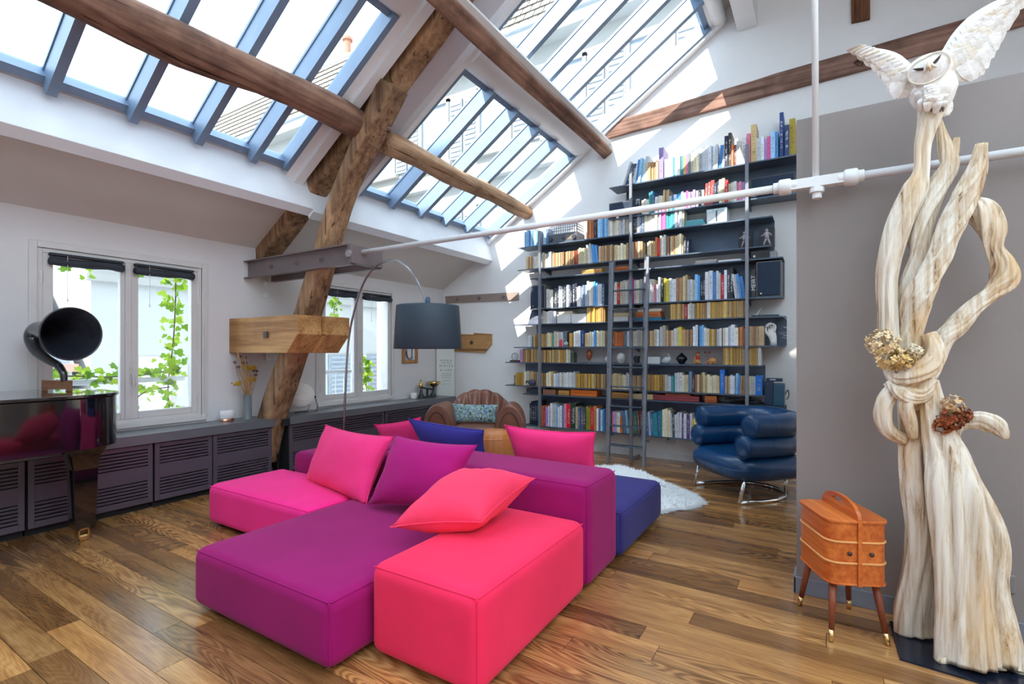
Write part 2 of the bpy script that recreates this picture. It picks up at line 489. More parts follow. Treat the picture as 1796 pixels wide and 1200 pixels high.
# ------------------------------------------------------------ casement windows in the left wall
HW = pmat('window_ironmongery', (.62,.60,.58), .35, metal=.4)
def casement(name, y0, y1, z0, z1, ymid, panes, label):
    """outer frame, architrave, two leaves with a pane each, hinges, handle, espagnolette bar"""
    X = XL
    fr = MB()
    for a, b, c, d in ((y0, y0+.035, z0, z1), (y1-.035, y1, z0, z1), (y0+.035, y1-.035, z0, z0+.04), (y0+.035, y1-.035, z1-.035, z1)):
        fr.box(X-.10, X-.005, a, b, c, d)
    w = struct(fr.build(name, JOINERY, bevel=.004), label)
    ar = MB()
    for a, b, c, d in ((y0-.05, y0, z0, z1+.05), (y1, y1+.05, z0, z1+.05), (y0, y1, z1, z1+.05)):
        ar.box(X, X+.014, a, b, c, d)
    ar.build('architrave', JOINERY, w, bevel=.004)
    MB().box(X-.005, X+.03, y0-.03, y1+.03, z0-.035, z0+.012).build('sill', JOINERY, w, bevel=.005)
    for k, (ya, yb, ga, gb) in enumerate(panes):
        gz0, gz1 = .778, z1-.11
        m = MB()
        for a, b, c, d in ((ya, ga, z0+.04, z1-.035), (gb, yb, z0+.04, z1-.035), (ga, gb, z0+.04, gz0), (ga, gb, gz1, z1-.035)):
            m.box(X-.065, X-.012, a, b, c, d)
        lf = m.build('casement_leaf', JOINERY, w, bevel=.005)
        MB().box(X-.042, X-.036, ga-.008, gb+.008, gz0-.008, gz1+.008).build('pane', GLASS, lf)
        hy = ya+.004 if k == 0 else yb-.004
        for hz in (z0+.18, (z0+z1)/2-.02, z1-.22):
            MB().cyl((X-.008, hy, hz-.045), (X-.008, hy, hz+.045), .009, n=8).build('hinge', HW, lf)
    MB().box(X-.014, X+.006, ymid-.022, ymid+.022, z0+.04, z1-.035).build('meeting_stile', JOINERY, w, bevel=.004)
    h = MB().box(X+.006, X+.014, ymid+.02-.012, ymid+.02+.012, 1.02, 1.16)
    h.cyl((X+.014, ymid+.02, 1.10), (X+.045, ymid+.02, 1.10), .007, n=8).tube([(X+.045, ymid+.02, 1.11), (X+.047, ymid+.025, 1.05), (X+.04, ymid+.03, 1.00)], .008, 8)
    h.build('handle', HW, w, bevel=.002)
    MB().cyl((X+.02, y1+.012, z0+.02), (X+.02, y1+.012, z0+.85), .004, n=6).build('bolt_rod', HW, w)
    return w
w1 = casement('window_1', W1[0]+.02, W1[1]-.02, W1[2]+.02, W1[3]-.01, 1.905, ((1.345,1.90,1.418,1.853), (1.91,2.475,1.985,2.414)), 'tall casement window at the left behind the horn')
w2 = casement('window_2', W2[0]+.02, W2[1]-.02, W2[2]+.02, W2[3]-.01, 4.405, ((3.83,4.40,3.916,4.345), (4.41,4.965,4.49,4.925)), 'casement window behind the arc lamp')
BLIND = pmat('blind_cloth', (.028,.033,.045), .75, var=.2, bump=.3, bscale=40)
for y0, y1, lab in ((1.385,1.857,'rolled black blind over the left leaf of the left window'), (1.943,2.41,'rolled black blind over the right leaf of the left window'),
                    (3.93,4.36,'rolled black blind over the left leaf of the window behind the lamp'), (4.47,4.935,'rolled black blind over the right leaf of the window behind the lamp')):
    b = thing('roller_blind', lab, 'blind', (XL+.03, (y0+y1)/2, 1.96), group='rolled window blinds')
    wob = lambda a, t: 1+.10*sin(3*a+9*t)+.06*sin(14*t)
    MB().tube([(XL+.03+.004*sin(5*i), y0+(y1-y0)*i/9, 1.995-.006*sin(i*.7)) for i in range(10)], .032, 12, prof=wob).build('rolled_cloth', BLIND, b, smooth=True)
    MB().box(XL+.0, XL+.05, y0, y1, 2.035, 2.055).build('head_rail', BLIND, b, bevel=.003)
    MB().cyl((XL+.055, y0+.10, 1.70), (XL+.055, y0+.10, 2.04), .0016, n=5).lathe([(.001,0),(.005,.006),(.004,.02),(.001,.03)], 8, (XL+.055, y0+.10, 1.685)).build('pull_cord', pmat('cord', (.75,.74,.72), .7), b)

# ------------------------------------------------------------ old timbers
OLDW = wood('old_timber', srgb(62,42,34), srgb(150,118,98), .8, 1.0, 'X', .5, 6, .2, .35)
OLDWY = wood('old_log', srgb(78,50,42), srgb(164,126,106), .8, .9, 'Y', .5, 6, .2, .40)
PALEY = wood('pale_log', srgb(112,78,54), srgb(196,160,128), .8, .9, 'Y', .5, 6, .2, .30)
OLDWZ = wood('old_post_wood', srgb(104,74,54), srgb(192,152,116), .75, .9, 'Z', .5, 5, .25, .35)
HONEY = wood('honey_timber', srgb(150,100,54), srgb(210,162,104), .6, 1.2, 'X', .2, 6, .35, .12)
def sq(e=3.2, wob=.05, seed=0):
    """a hand-hewn square section"""
    def f(a, t):
        c, s_ = abs(cos(a)), abs(sin(a))
        r = (c**e+s_**e)**(-1/e)
        return r*(1+wob*(noise.noise(Vector((cos(a)*1.2+seed, sin(a)*1.2, t*9)))*1.6+.5*noise.noise(Vector((cos(a)*3+seed, sin(a)*3, t*30)))))
    return f
def round_log(wob=.06, seed=0):
    return lambda a, t: 1+wob*(1.5*noise.noise(Vector((cos(a)+seed, sin(a), t*6)))+.6*noise.noise(Vector((cos(a)*3+seed, sin(a)*3, t*22))))
def path_px(L, n=4, **k):
    return [Vector(p) for p in catmull([tuple(at(x, y, **k)) for x, y in L], n)]
# principal rafter and leaning post of the truss
rf = MB().tube(path_px([(462,450),(515,378),(572,302),(640,214),(700,130),(752,58),(812,-30),(880,-130)], 6, Y=3.14), .105, 40, prof=sq(8, .04, 1), up=(0,1,0)).build('timber_rafter', OLDWZ, smooth=True)
tag(rf, 'dark old roof rafter rising along the white soffit behind the leaning post', 'beam')
po = thing('timber_post', 'leaning old timber post cutting through the wooden clamp blocks', 'post', at(480,760,Y=3.06))
MB().tube(path_px([(462,808),(470,770),(482,716),(510,636),(542,545),(570,450),(600,350),(632,272),(664,208),(690,150)], 6, Y=3.06),
          [(.105, .082+.022*sin(i*.13)) for i in range(55)], 40, prof=sq(9, .035, 4), up=(0,1,0)).build('trunk', OLDWZ, po, smooth=True)
c0 = at(682,228,Y=2.94)
MB().cyl(c0, c0+Vector((0,-.03,0)), .028, .022, 8).build('peg', OLDWY, po)
tag(MB().tube([at(455,474,Y=3.10), at(500,469,Y=3.10), at(560,466,Y=3.10)], [(.08,.045), (.08,.05), (.08,.04)], 16, prof=sq(3, .06, 9), up=(0,1,0)).build('timber_tie', OLDW, smooth=True),
    'short timber tie stub held between the steel channels', 'beam')
# purlin logs
l1 = [at(610,213,X=-3.45)]; l1z = l1[0].z
tag(MB().tube([(-3.45+.03*sin(i*.5), 3.08-i*.25, l1z+.02*sin(i*.8)-.02*i/10) for i in range(25)], [.122+.008*sin(i*1.3) for i in range(25)], 24, prof=round_log(.05, 2)).build('purlin_log', OLDWY, smooth=True),
    'dark round log crossing under the left skylight', 'beam', 'purlin logs')
a2, b2 = at(676,250,X=-3.47), at(926,373,Y=YB+.02)
tag(MB().tube([a2.lerp(b2, i/12)+Vector((0,0,.015*sin(i))) for i in range(13)], [.105-.012*i/12+.004*sin(i*2) for i in range(13)], 24, prof=round_log(.04, 5)).build('purlin_log', PALEY, smooth=True),
    'pale round log running from the leaning post to the bookcase wall', 'beam', 'purlin logs')
# squared purlin below the cassette
pu = thing('timber_purlin', 'squared old purlin below the white cassette, ending on the bookcase wall', 'beam', (-2.36, 4.0, 3.8))
pts = [(-2.36, YB+.01-i*.42, 3.86+.012*sin(i*.9)) for i in range(11)]
MB().tube(pts, .068, 32, prof=sq(9, .04, 11), up=(SA, 0, -CA)).build('timber', OLDWY, pu, smooth=True)
MB().prism([(-2.40+.03,YB,3.935), (-2.29,YB,3.985), (-2.285,YB,3.96), (-2.35,YB,3.93)], (0,-4.2,0)).build('white_strip', TRIMW, pu)
# tie beam embedded in the end wall, stub post above it
top = [(1062,243),(1091,211),(1193,182),(1324,143.5),(1360,131.7),(1530,83.6),(1706,32.6),(1796,14)]
bot = [(1796,46.7),(1530,121.8),(1360,166),(1249,196),(1105,234.5),(1063,247)]
def wallprism(name, px, proud, mat, **k):
    P = [at(x, y, Y=YB) for x, y in px]
    return MB().prism(P, (0,-proud,0)).build(name, mat, **k)
P = [at(x, y, Y=YB) for x, y in top]+[Vector((2.6, YB, 4.22)), Vector((2.6, YB, 4.05))]+[at(x, y, Y=YB) for x, y in bot]
tag(MB().prism(P, (0,-.045,0)).build('timber_tie_beam', wood('wall_beam', srgb(84,56,46), srgb(168,132,116), .8, 1.0, 'X', .6, 6, .2, .35), bevel=.01),
    'long dark old beam set in the white wall above the bookcase', 'beam')
pg = at(1508, 109, Y=YB-.045)
tag(MB().prism([pg+Vector((-.05,0,0)), pg+Vector((0,0,-.045)), pg+Vector((.05,0,0)), pg+Vector((0,0,.045))], (0,-.02,0)).build('beam_peg', OLDW), 'square wooden peg on the long wall beam', 'peg')
tag(wallprism('timber_stub', [(1491,-120),(1525,-118),(1525.5,36),(1493,42.5)], .04, wood('stub_wood', srgb(78,48,34), srgb(150,104,74), .8, 1.4, 'Z', .8, 10, .2), bevel=.006), 'short upright old timber hanging at the top of the white wall', 'beam')
# clamp blocks either side of the post
def block(name, y0, y1, xr, lab):
    z0, z1 = 1.283, 1.625
    o = thing(name, lab, 'beam', (-4.5, (y0+y1)/2, z0), group='wooden clamp blocks on the leaning post')
    MB().prism([(XL,y0,z0), (xr-.16,y0,z0), (xr,y0,z0+.17), (xr,y0,z1), (XL,y0,z1)], (0,y1-y0,0)).build('block', HONEY, o, bevel=.006)
    c = Vector((-4.40, y0, 1.455))
    MB().box(c.x-.03, c.x+.03, y0-.022, y0+.004, c.z-.03, c.z+.03).build('bolt_head', pmat('rusty_iron', (.10,.075,.06), .6, metal=.6), o, bevel=.008)
    return o
block('clamp_block', 2.76, 3.015, -3.94, 'nearer honey-coloured timber block clamped on the leaning post')
block('clamp_block', 3.02, 3.30, -3.90, 'farther honey-coloured timber block behind the leaning post')
tag(MB().prism([at(x, y, Y=YB) for x, y in ((798,586),(832,587),(833,584),(863.5,586),(863.5,604),(851,619.5),(797,616.5))], (0,-.03,0)).build('wall_block', HONEY, bevel=.004), 'honey-coloured timber end on the wall right of the lamp shade', 'beam')
c = at(827, 601, Y=YB-.03)
tag(MB().lathe([(.03,0),(.03,.006),(.02,.012)], 8, c, Matrix.Rotation(pi/2, 3, 'X')).build('wall_bolt', pmat('rusty_iron', (.10,.075,.06), .6, metal=.6)), 'iron bolt in the timber end beside the lamp shade', 'bolt')
# steel channels, tie rod, hanger
IRON = pmat('brown_steel', srgb(122,108,108), .45, metal=.15, var=.06)
def channel(y_web, out, lab):
    o = thing('steel_channel', lab, 'steel beam', (-4.2, y_web, 2.05), group='steel channels on the truss')
    x0, x1, z0, z1 = XL+.01, -3.42, 2.045, 2.225
    prof = [(0,z0), (out*.055,z0), (out*.055,z0+.012), (out*.008,z0+.012), (out*.008,z1-.012), (out*.055,z1-.012), (out*.055,z1), (0,z1)]
    MB().prism([(x0, y_web+a, b) for a, b in prof], (x1-x0,0,0)).build('channel', IRON, o, bevel=.003)
    for bx in (-4.62, -4.22, -3.86):
        yy = y_web+out*.008
        MB().lathe([(.026,0),(.026,.012)], 6, (bx, yy, 2.135), Matrix.Rotation(pi/2 if out < 0 else -pi/2, 3, 'X')).cyl((bx,yy,2.135), (bx,yy+out*.03,2.135), .012, n=8).build('bolt', IRON, o)
    return o
channel(2.955, -1, 'front brown steel channel bolted across the leaning post')
channel(3.20, 1, 'rear brown steel channel behind the leaning post')
ep = MB().box(-3.46, -3.40, 2.90, 3.255, 2.055, 2.215)
o = ep.build('end_plate', IRON, bevel=.004); tag(o, 'steel end plate closing the two channels where the white rod starts', 'steel plate')
MB().lathe([(.034,0),(.034,.018)], 6, (-3.43, 2.90, 2.135), Matrix.Rotation(pi/2, 3, 'X')).build('nut', pmat('pale_steel', (.34,.31,.30), .5, metal=.2), o)
RODW = pmat('rod_white', (.80,.80,.80), .4, var=.02)
RY, RZZ = 3.02, 2.163
rod = thing('tie_rod', 'long white tie rod crossing the room to the partition wall', 'tie rod', (-1.0, RY, RZZ))
MB().cyl((-3.42, RY, RZZ), (-.20, RY, RZZ+.008), .021, n=14).cyl((.15, RY, RZZ+.008), (XR, RY, RZZ+.0), .021, n=14).build('rod', RODW, rod, smooth=True)
cp = MB()
for xx in (-.165, .125):
    cp.lathe([(.036,-.03),(.042,-.022),(.042,.022),(.036,.03)], 14, (xx, RY, RZZ+.008), Matrix.Rotation(pi/2, 3, 'Y'))
    cp.lathe([(.03,-.055),(.03,.055)], 12, (xx, RY, RZZ+.008), Matrix.Rotation(pi/2, 3, 'Y'))
cp.box(-.14, .10, RY-.026, RY+.026, RZZ-.018, RZZ+.034)
cp.build('turnbuckle', RODW, rod, bevel=.003)
hg = thing('hanger_rod', 'thin white upright rod hanging down to the tie rod', 'rod', (-.02, RY, RZZ))
MB().cyl((-.025, RY, RZZ+.03), (-.04, RY, 5.6), .0155, n=12).build('rod', RODW, hg, smooth=True)
MB().lathe([(.022,-.075),(.022,-.045),(.034,-.045),(.034,-.02),(.03,-.018)], 10, (-.02, RY, RZZ)).build('nut', RODW, hg)
# far end of the next truss showing on the end wall
o = tag(wallprism('wall_steel', [(782,520),(910.5,512.3),(910.5,526.5),(783,533)], .02, pmat('brown_steel_far', srgb(150,132,124), .6), bevel=.003), 'brown steel strip with bolts on the wall above the lamp shade', 'steel strip')
for bx, by in ((802,525.5),(840,523),(883,521)):
    c = at(bx, by, Y=YB-.02)
    MB().lathe([(.028,0),(.028,.01),(.016,.014)], 8, c, Matrix.Rotation(pi/2, 3, 'X')).build('bolt', IRON, o)
# wall plates
PLATE = pmat('switch_plastic', (.80,.79,.78), .35)
for px, py, lab, w_, h_ in ((465,497,'upper small white wall plate under the steel channel', .028, .028), (465,518,'lower small white wall plate under the steel channel', .028, .028), (474,625,'white wall box half hidden below the clamp block', .06, .045)):
    c = at(px, py, X=XL)
    s = tag(MB().box(XL, XL+.02, c.y-w_, c.y+w_, c.z-h_, c.z+h_).build('wall_switch', PLATE, bevel=.004), lab, 'switch')
    MB().box(XL+.02, XL+.025, c.y-w_*.5, c.y+w_*.5, c.z-h_*.5, c.z+h_*.5).build('rocker', PLATE, s, bevel=.002)
c = at(1177, 773, Y=YB)
s = tag(MB().box(c.x-.06, c.x+.045, YB-.014, YB, c.z-.045, c.z+.045).build('wall_socket', pmat('socket_plastic', (.70,.67,.64), .4), bevel=.004), 'socket plate low on the wall under the bookcase', 'socket')
MB().lathe([(.012,0),(.012,.004)], 12, (c.x-.03, YB-.014, c.z+.02), Matrix.Rotation(pi/2, 3, 'X')).build('socket_hole', pmat('hole_black', (.02,.02,.02), .6), s)
# ------------------------------------------------------------ the neighbouring houses seen through the glass
STONE = pmat('pale_stone', (.26,.245,.22), .9, var=.05, vscale=1)
STONE2 = pmat('pale_render', (.32,.31,.29), .9, var=.03, vscale=1)
TILE = pmat('roof_tile', (.22,.19,.155), .9, var=.25, vscale=8, bump=.4, bscale=30)
SHUT = pmat('grey_shutter', (.22,.235,.25), .7)
DARKG = pmat('far_glass', (.20,.24,.30), .15)
ZINC = pmat('zinc', (.25,.27,.30), .5)
hA = thing('town_house', 'pale stone town house with shutters and tiled roof seen through the skylights', 'building', (-8, 12, 0))
YH = 12.0
MB().box(-24, -2.6, YH, YH+6, -6, 9.6).build('wall', STONE, hA)
MB().box(-24.2, -2.4, YH-.45, YH+.2, 9.6, 10.0).box(-24.2, -2.4, YH-.25, YH+.2, 6.3, 6.5).build('cornice', STONE2, hA)
ry0, rz0, ry1, rz1 = YH-.40, 10.0, YH+.60, 12.25
rf_ = MB().prism([(-24.2,ry0,rz0), (-24.2,ry1,rz1), (-24.2,YH+5,rz1), (-24.2,YH+6,rz0)], (18.4,0,0))
rf_.add([(-5.8,ry0,rz0), (-2.4,ry0,rz0), (-5.8,ry1,rz1), (-2.4,YH+6,rz0), (-5.8,YH+6,rz0), (-5.8,YH+5,rz1)], [(0,1,2), (1,3,5,2), (3,4,5)])
roof = rf_.build('roof', TILE, hA)
tl = MB(); nrow = 9
for i in range(nrow):
    f0, f1 = i/nrow, (i+1)/nrow+.03
    y0, z0, y1, z1 = ry0+(ry1-ry0)*f0-.06, rz0+(rz1-rz0)*f0+.03, ry0+(ry1-ry0)*f1-.02, rz0+(rz1-rz0)*f1+.0
    for j in range(62):
        x = -24.1+j*.295+(.147 if i % 2 else 0)
        tl.add([(x,y0,z0), (x+.27,y0,z0), (x+.27,y1,z1), (x,y1,z1), (x,y0+.05,z0), (x+.27,y0+.05,z0)], [(0,1,2,3), (4,5,1,0)])
o = tl.build('roof_tile', TILE, roof); o['kind'] = 'stuff'
MB().cyl((-24.2,ry1,rz1+.04), (-5.8,ry1,rz1+.04), .08, n=8).cyl((-24.2,ry0-.06,rz0), (-2.4,ry0-.06,rz0), .09, n=8).build('gutter', ZINC, roof)
ch = MB().box(-15.9, -15.3, YH+.9, YH+1.4, 12.2, 12.7).build('chimney', STONE, roof)
MB().lathe([(.15,12.7),(.13,13.3),(.20,13.32),(.20,13.42),(.14,13.46)], 12, (-15.6, YH+1.1, 0)).build('chimney_pot', pmat('terracotta', (.36,.15,.09), .8), ch)
for zc in (1.6, 4.6, 8.0):
    for i in range(9):
        x = -21.5+i*2.25
        w = MB().box(x-.5, x+.5, YH-.02, YH+.1, zc-.9, zc+.9).build('window', DARKG, hA)
        MB().box(x-.6, x-.5, YH-.09, YH, zc-.95, zc+1.0).box(x+.5, x+.6, YH-.09, YH, zc-.95, zc+1.0).box(x-.6, x+.6, YH-.09, YH, zc+.9, zc+1.02).box(x-.7, x+.7, YH-.16, YH, zc-1.02, zc-.9).build('window_surround', STONE2, w)
        for sgn in (-1, 1):
            sh = MB()
            xa, xb = (x-1.08, x-.62) if sgn < 0 else (x+.62, x+1.08)
            sh.box(xa, xb, YH-.06, YH, zc-.9, zc+.9)
            for k in range(12): sh.box(xa+.04, xb-.04, YH-.085, YH-.06, zc-.82+k*.14, zc-.75+k*.14)
            sh.build('shutter', SHUT, w)
# house across the street, seen through the casements
hB = thing('street_house', 'white rendered house across the street behind the ivy', 'building', (-12, 6, -6))
XH = -11.0
MB().box(XH-5, XH, 3.6, 11.4, -8, 5.6).build('wall', STONE2, hB)
MB().box(XH, XH+.14, 3.5, 11.4, 2.55, 2.68).box(XH, XH+.10, 3.5, 11.4, -.6, -.5).build('ledge', STONE, hB)
for zc, hh in ((-2.2,.9), (.35,.85), (3.9,.9)):
    for yy in (4.6, 7.0, 9.6):
        w = MB().box(XH-.1, XH+.02, yy-.28, yy+.28, zc-hh, zc+hh).build('window', pmat('far_glass_pale', (.45,.50,.55), .2), hB)
        if yy > 8:
            for sgn in (-1, 1):
                sh = MB(); ya, yb = (yy-1.0, yy-.30) if sgn < 0 else (yy+.30, yy+1.0)
                sh.box(XH, XH+.05, ya, yb, zc-hh, zc+hh)
                for k in range(14): sh.box(XH+.05, XH+.075, ya+.04, yb-.04, zc-hh+.06+k*hh*.14, zc-hh+.12+k*hh*.14)
                sh.build('shutter', SHUT, w)
        else: MB().box(XH, XH+.03, yy-.36, yy-.28, zc-hh, zc+hh).box(XH, XH+.03, yy+.28, yy+.36, zc-hh, zc+hh).build('window_surround', STONE, w)
hC = thing('workshop', 'low workshop with glass roof and red striped wall behind the horn', 'building', (-12, 2, -6))
MB().box(-15, -11.2, -3, 3.4, -8, 1.0).build('wall', STONE2, hC)
for k in range(9):
    MB().box(-11.2, -11.15, -2.6+k*.66, -2.27+k*.66, -2, .75).build('stripe', pmat('red_stripe', (.55,.20,.20), .8), hC)
gr = MB().prism([(-15,-3,1.0), (-11.0,-3,1.0), (-13,-3,2.7)], (0,6.4,0)).build('roof', ZINC, hC)
for k in range(5):
    MB().prism([(-11.1,-2.6+k*1.2,1.16), (-12.8,-2.6+k*1.2,2.61), (-12.75,-2.6+k*1.2,2.66), (-11.05,-2.6+k*1.2,1.21)], (0,.95,0)).build('roof_pane', pmat('roof_pane', (.62,.68,.74), .2), gr)
MB().box(-15, -11.0, -2.9, -2.7, 1.0, 1.1).box(-11.3, -10.9, -3, 3.4, .95, 1.08).build('gutter', pmat('red_gutter', (.55,.22,.16), .7), hC)
hD = thing('rear_house', 'pale house rising behind the workshop roof', 'building', (-20, 0, -6))
MB().box(-24, -19, -6, 3.2, -8, 4.6).build('wall', STONE, hD)
for zc in (.6, 3.0):
    for yy in (-4.5, -2.2, .1, 2.2): MB().box(-19.1, -18.97, yy-.4, yy+.4, zc-.9, zc+.9).build('window', DARKG, hD)
# unseen house block added on the sunny side to keep sun off the front bays
hE = thing('sun_blocking_house', 'tall pale house block added behind the photographer to shut out sun', 'building', (-3, -11, -6))
MB().box(-9.5, -2.0, -14, -9, -8, 17.0).build('wall', STONE, hE)
MB().box(-9.7, -1.8, -14.2, -8.9, 16.9, 17.05).build('cornice', STONE2, hE)
for zc in (3, 6.2, 9.4, 12.6):
    for xx in (-8, -5.6, -3.2): MB().box(xx-.5, xx+.5, -9.05, -8.97, zc-.9, zc+.9).build('window', DARKG, hE)
# ------------------------------------------------------------ balcony rails and ivy outside the casements
RAIL = pmat('rail_paint', (.62,.64,.66), .5)
LEAFM = None
def leaf_mat():
    t = NT('ivy_leaf'); oi = t.n('ShaderNodeObjectInfo')
    c = t.ramp(oi.outputs['Random'], [(0, (.12,.26,.02)), (.5, (.26,.42,.03)), (1, (.46,.58,.06))])
    t.l(c, t.p.inputs['Base Color']); t.p.inputs['Roughness'].default_value = .6
    tl_ = t.n('ShaderNodeBsdfTranslucent'); t.l(c, tl_.inputs[0])
    mx = t.n('ShaderNodeMixShader', i_0=.55); t.l(t.p.outputs[0], mx.inputs[1]); t.l(tl_.outputs[0], mx.inputs[2]); t.l(mx.outputs[0], t.out.inputs[0])
    return t.mat
LEAFM = leaf_mat()
lv = MB()
ring = [(0,0,0), (.25,-.18,.03), (.62,-.10,.02), (.55,.12,.06), (.95,.38,.0), (.48,.46,.05), (.32,.85,.0), (0,1.05,-.06), (-.32,.85,.0), (-.48,.46,.05), (-.95,.38,.0), (-.55,.12,.06), (-.62,-.10,.02), (-.25,-.18,.03)]
lv.add([(0,.35,.10)]+ring, [(0, i, i+1) for i in range(1, 14)]+[(0,14,1)])
lproto = lv.build('leaf', LEAFM, origin=(0,0,0)); leaf_me = lproto.data; bpy.data.objects.remove(lproto)
def vine(lab, path, n, spread, size, seed):
    rn = random.Random(seed)
    v = thing('ivy_vine', lab, 'ivy', path[0], group='ivy outside the windows')
    MB().tube(catmull(path, 4), .006, 6).build('stem', pmat('ivy_stem', (.12,.09,.05), .8), v)
    C = catmull(path, 10)
    for i in range(n):
        p = Vector(C[rn.randrange(len(C))])+Vector((rn.uniform(-.04,.04), rn.gauss(0, spread), rn.gauss(0, spread)))
        o = bpy.data.objects.new('leaf', leaf_me); COL.objects.link(o); o.parent = v
        o.location = p-v.location; s_ = size*rn.uniform(.6, 1.25); o.scale = (s_,)*3
        o.rotation_euler = (rn.uniform(.9,2.2), rn.uniform(-.6,.6), pi/2+rn.uniform(-.9,.9))
for y0, y1, lab in ((1.30,2.52,'pale balcony rail outside the left window'), (3.79,4.99,'pale balcony rail outside the window behind the lamp')):
    r = thing('balcony_rail', lab, 'railing', (-5.460, (y0+y1)/2, .6), group='balcony rails')
    MB().box(-5.480, -5.430, y0-.02, y1+.02, 1.005, 1.055).build('top_rail', RAIL, r, bevel=.006)
    MB().box(-5.465, -5.445, y0-.02, y1+.02, .70, .72).build('bottom_rail', RAIL, r)
    for k in range(9):
        yy = y0+.06+k*(y1-y0-.12)/8
        if y0 > 3: MB().cyl((-5.455,yy,.72), (-5.455,yy,1.005), .007, n=6).build('baluster', RAIL, r)
vine('thick ivy climbing the right side of the left window', [(-5.440,2.45,.45),(-5.470,2.40,.9),(-5.450,2.44,1.4),(-5.470,2.47,1.9),(-5.450,2.45,2.15)], 120, .055, .055, 1)
vine('ivy trailing along the left window balcony rail', [(-5.420,1.30,1.06),(-5.420,1.6,1.09),(-5.420,1.9,1.07),(-5.420,2.2,1.08),(-5.420,2.42,1.12)], 75, .035, .05, 2)
vine('ivy hanging over the top of the left window', [(-5.400,1.30,2.02),(-5.400,1.45,2.02),(-5.410,1.8,2.04),(-5.400,2.1,2.0)], 34, .045, .05, 3)
vine('ivy trailing below the left window rail', [(-5.430,2.40,.95),(-5.430,2.2,.92),(-5.430,2.05,.80),(-5.430,1.98,.72)], 30, .05, .05, 4)
vine('ivy clump low in the window behind the lamp', [(-5.440,4.93,.55),(-5.440,4.88,.9),(-5.450,4.90,1.15)], 60, .05, .055, 5)
vine('ivy hanging in the upper middle of the window behind the lamp', [(-5.420,4.40,2.0),(-5.420,4.33,1.85),(-5.420,4.36,1.68)], 26, .035, .05, 6)
# ------------------------------------------------------------ low louvred cabinets under the windows
CABM = pmat('cabinet_reflection_tint', (.088,.068,.092), .30, var=.12, vscale=4, grain=(1,.2,1))  # purple reflection of the sofa is mixed into the dark lacquer colour
CABTOP = pmat('counter_lacquer', (.125,.125,.140), .30, var=.06)
SLOTB = pmat('slot_black', (.008,.008,.010), .8)
def cabinet(y0, y1, doors, lab, grp):
    """one unit: carcass, toe kick, doors of boards and slats"""
    c = thing('low_cabinet', lab, 'cabinet', ((XL+XC)/2, (y0+y1)/2, 0), group=grp)
    MB().box(XL+.03, XC-.075, y0+.004, y1-.004, .055, .543).build('carcass', SLOTB, c)
    MB().box(XL+.06, XC-.10, y0+.004, y1-.004, 0, .055).build('toe_kick', SLOTB, c)
    n = len(doors)-1
    for a, b in zip(doors[:-1], doors[1:]):
        a += .005; b -= .005
        x0, x1 = XC-.062, XC-.040
        d = MB().box(x0, x1, a, a+.035, .06, .538).box(x0, x1, b-.035, b, .06, .538).box(x0, x1, a+.035, b-.035, .502, .538).box(x0, x1, a+.035, b-.035, .06, .105).build('door', CABM, c, bevel=.003)
        MB().box(x0-.006, x0-.002, a, b, .06, .538).build('backing', SLOTB, d)
        z = .105
        for k in range(5):
            MB().box(x0+.002, x1-.002, a+.035, b-.035, z+.011, z+.026).build('slat', CABM, d); z += .026
        MB().box(x0+.002, x1-.001, a+.035, b-.035, z+.010, .502-5*.026-.010).build('mid_board', CABM, d)
        z = .502-5*.026
        for k in range(5):
            MB().box(x0+.002, x1-.002, a+.035, b-.035, z, z+.015).build('slat', CABM, d); z += .026
    return c
g1 = 'low louvred cabinets under the windows'
cabinet(-.30, 1.172, [-.30, .42, 1.172], 'dark louvred cabinet at the far left under the piano', g1)
cabinet(1.178, 1.951, [1.178, 1.951], 'dark louvred cabinet behind the piano leg', g1)
cabinet(1.957, 3.00, [1.957, 2.424, 3.00], 'dark louvred cabinet between the piano and the leaning post', g1)
cabinet(3.19, 4.52, [3.19, 4.52], 'dark louvred cabinet behind the arc lamp pole', g1)
cabinet(4.53, 5.90, [4.53, 5.90], 'dark louvred cabinet beside the brown leather armchair', g1)
for y0, y1, lab in ((-.32, 3.012, 'long dark counter top under the left window'), (3.18, 5.93, 'long dark counter top under the window behind the lamp')):
    o = tag(MB().box(XL+.005, XC-.005, y0, y1, .545, ZT).build('counter_top', CABTOP, bevel=.004), lab, 'counter', 'counter tops over the cabinets')
bx = thing('junction_box', 'small black box on the wall end of the far counter', 'box', (-4.70, 3.135, .53))
MB().box(-4.79, -4.665, 3.10, 3.178, .535, .605).build('case', SLOTB, bx, bevel=.004)
MB().tube(catmull([(-4.75,3.14,.535),(-4.80,3.13,.4),(-4.82,3.14,.2),(-4.80,3.15,.02)], 5), .006, 6).tube(catmull([(-4.72,3.15,.535),(-4.78,3.15,.3),(-4.84,3.16,.02)], 5), .004, 6).build('cable', SLOTB, bx)

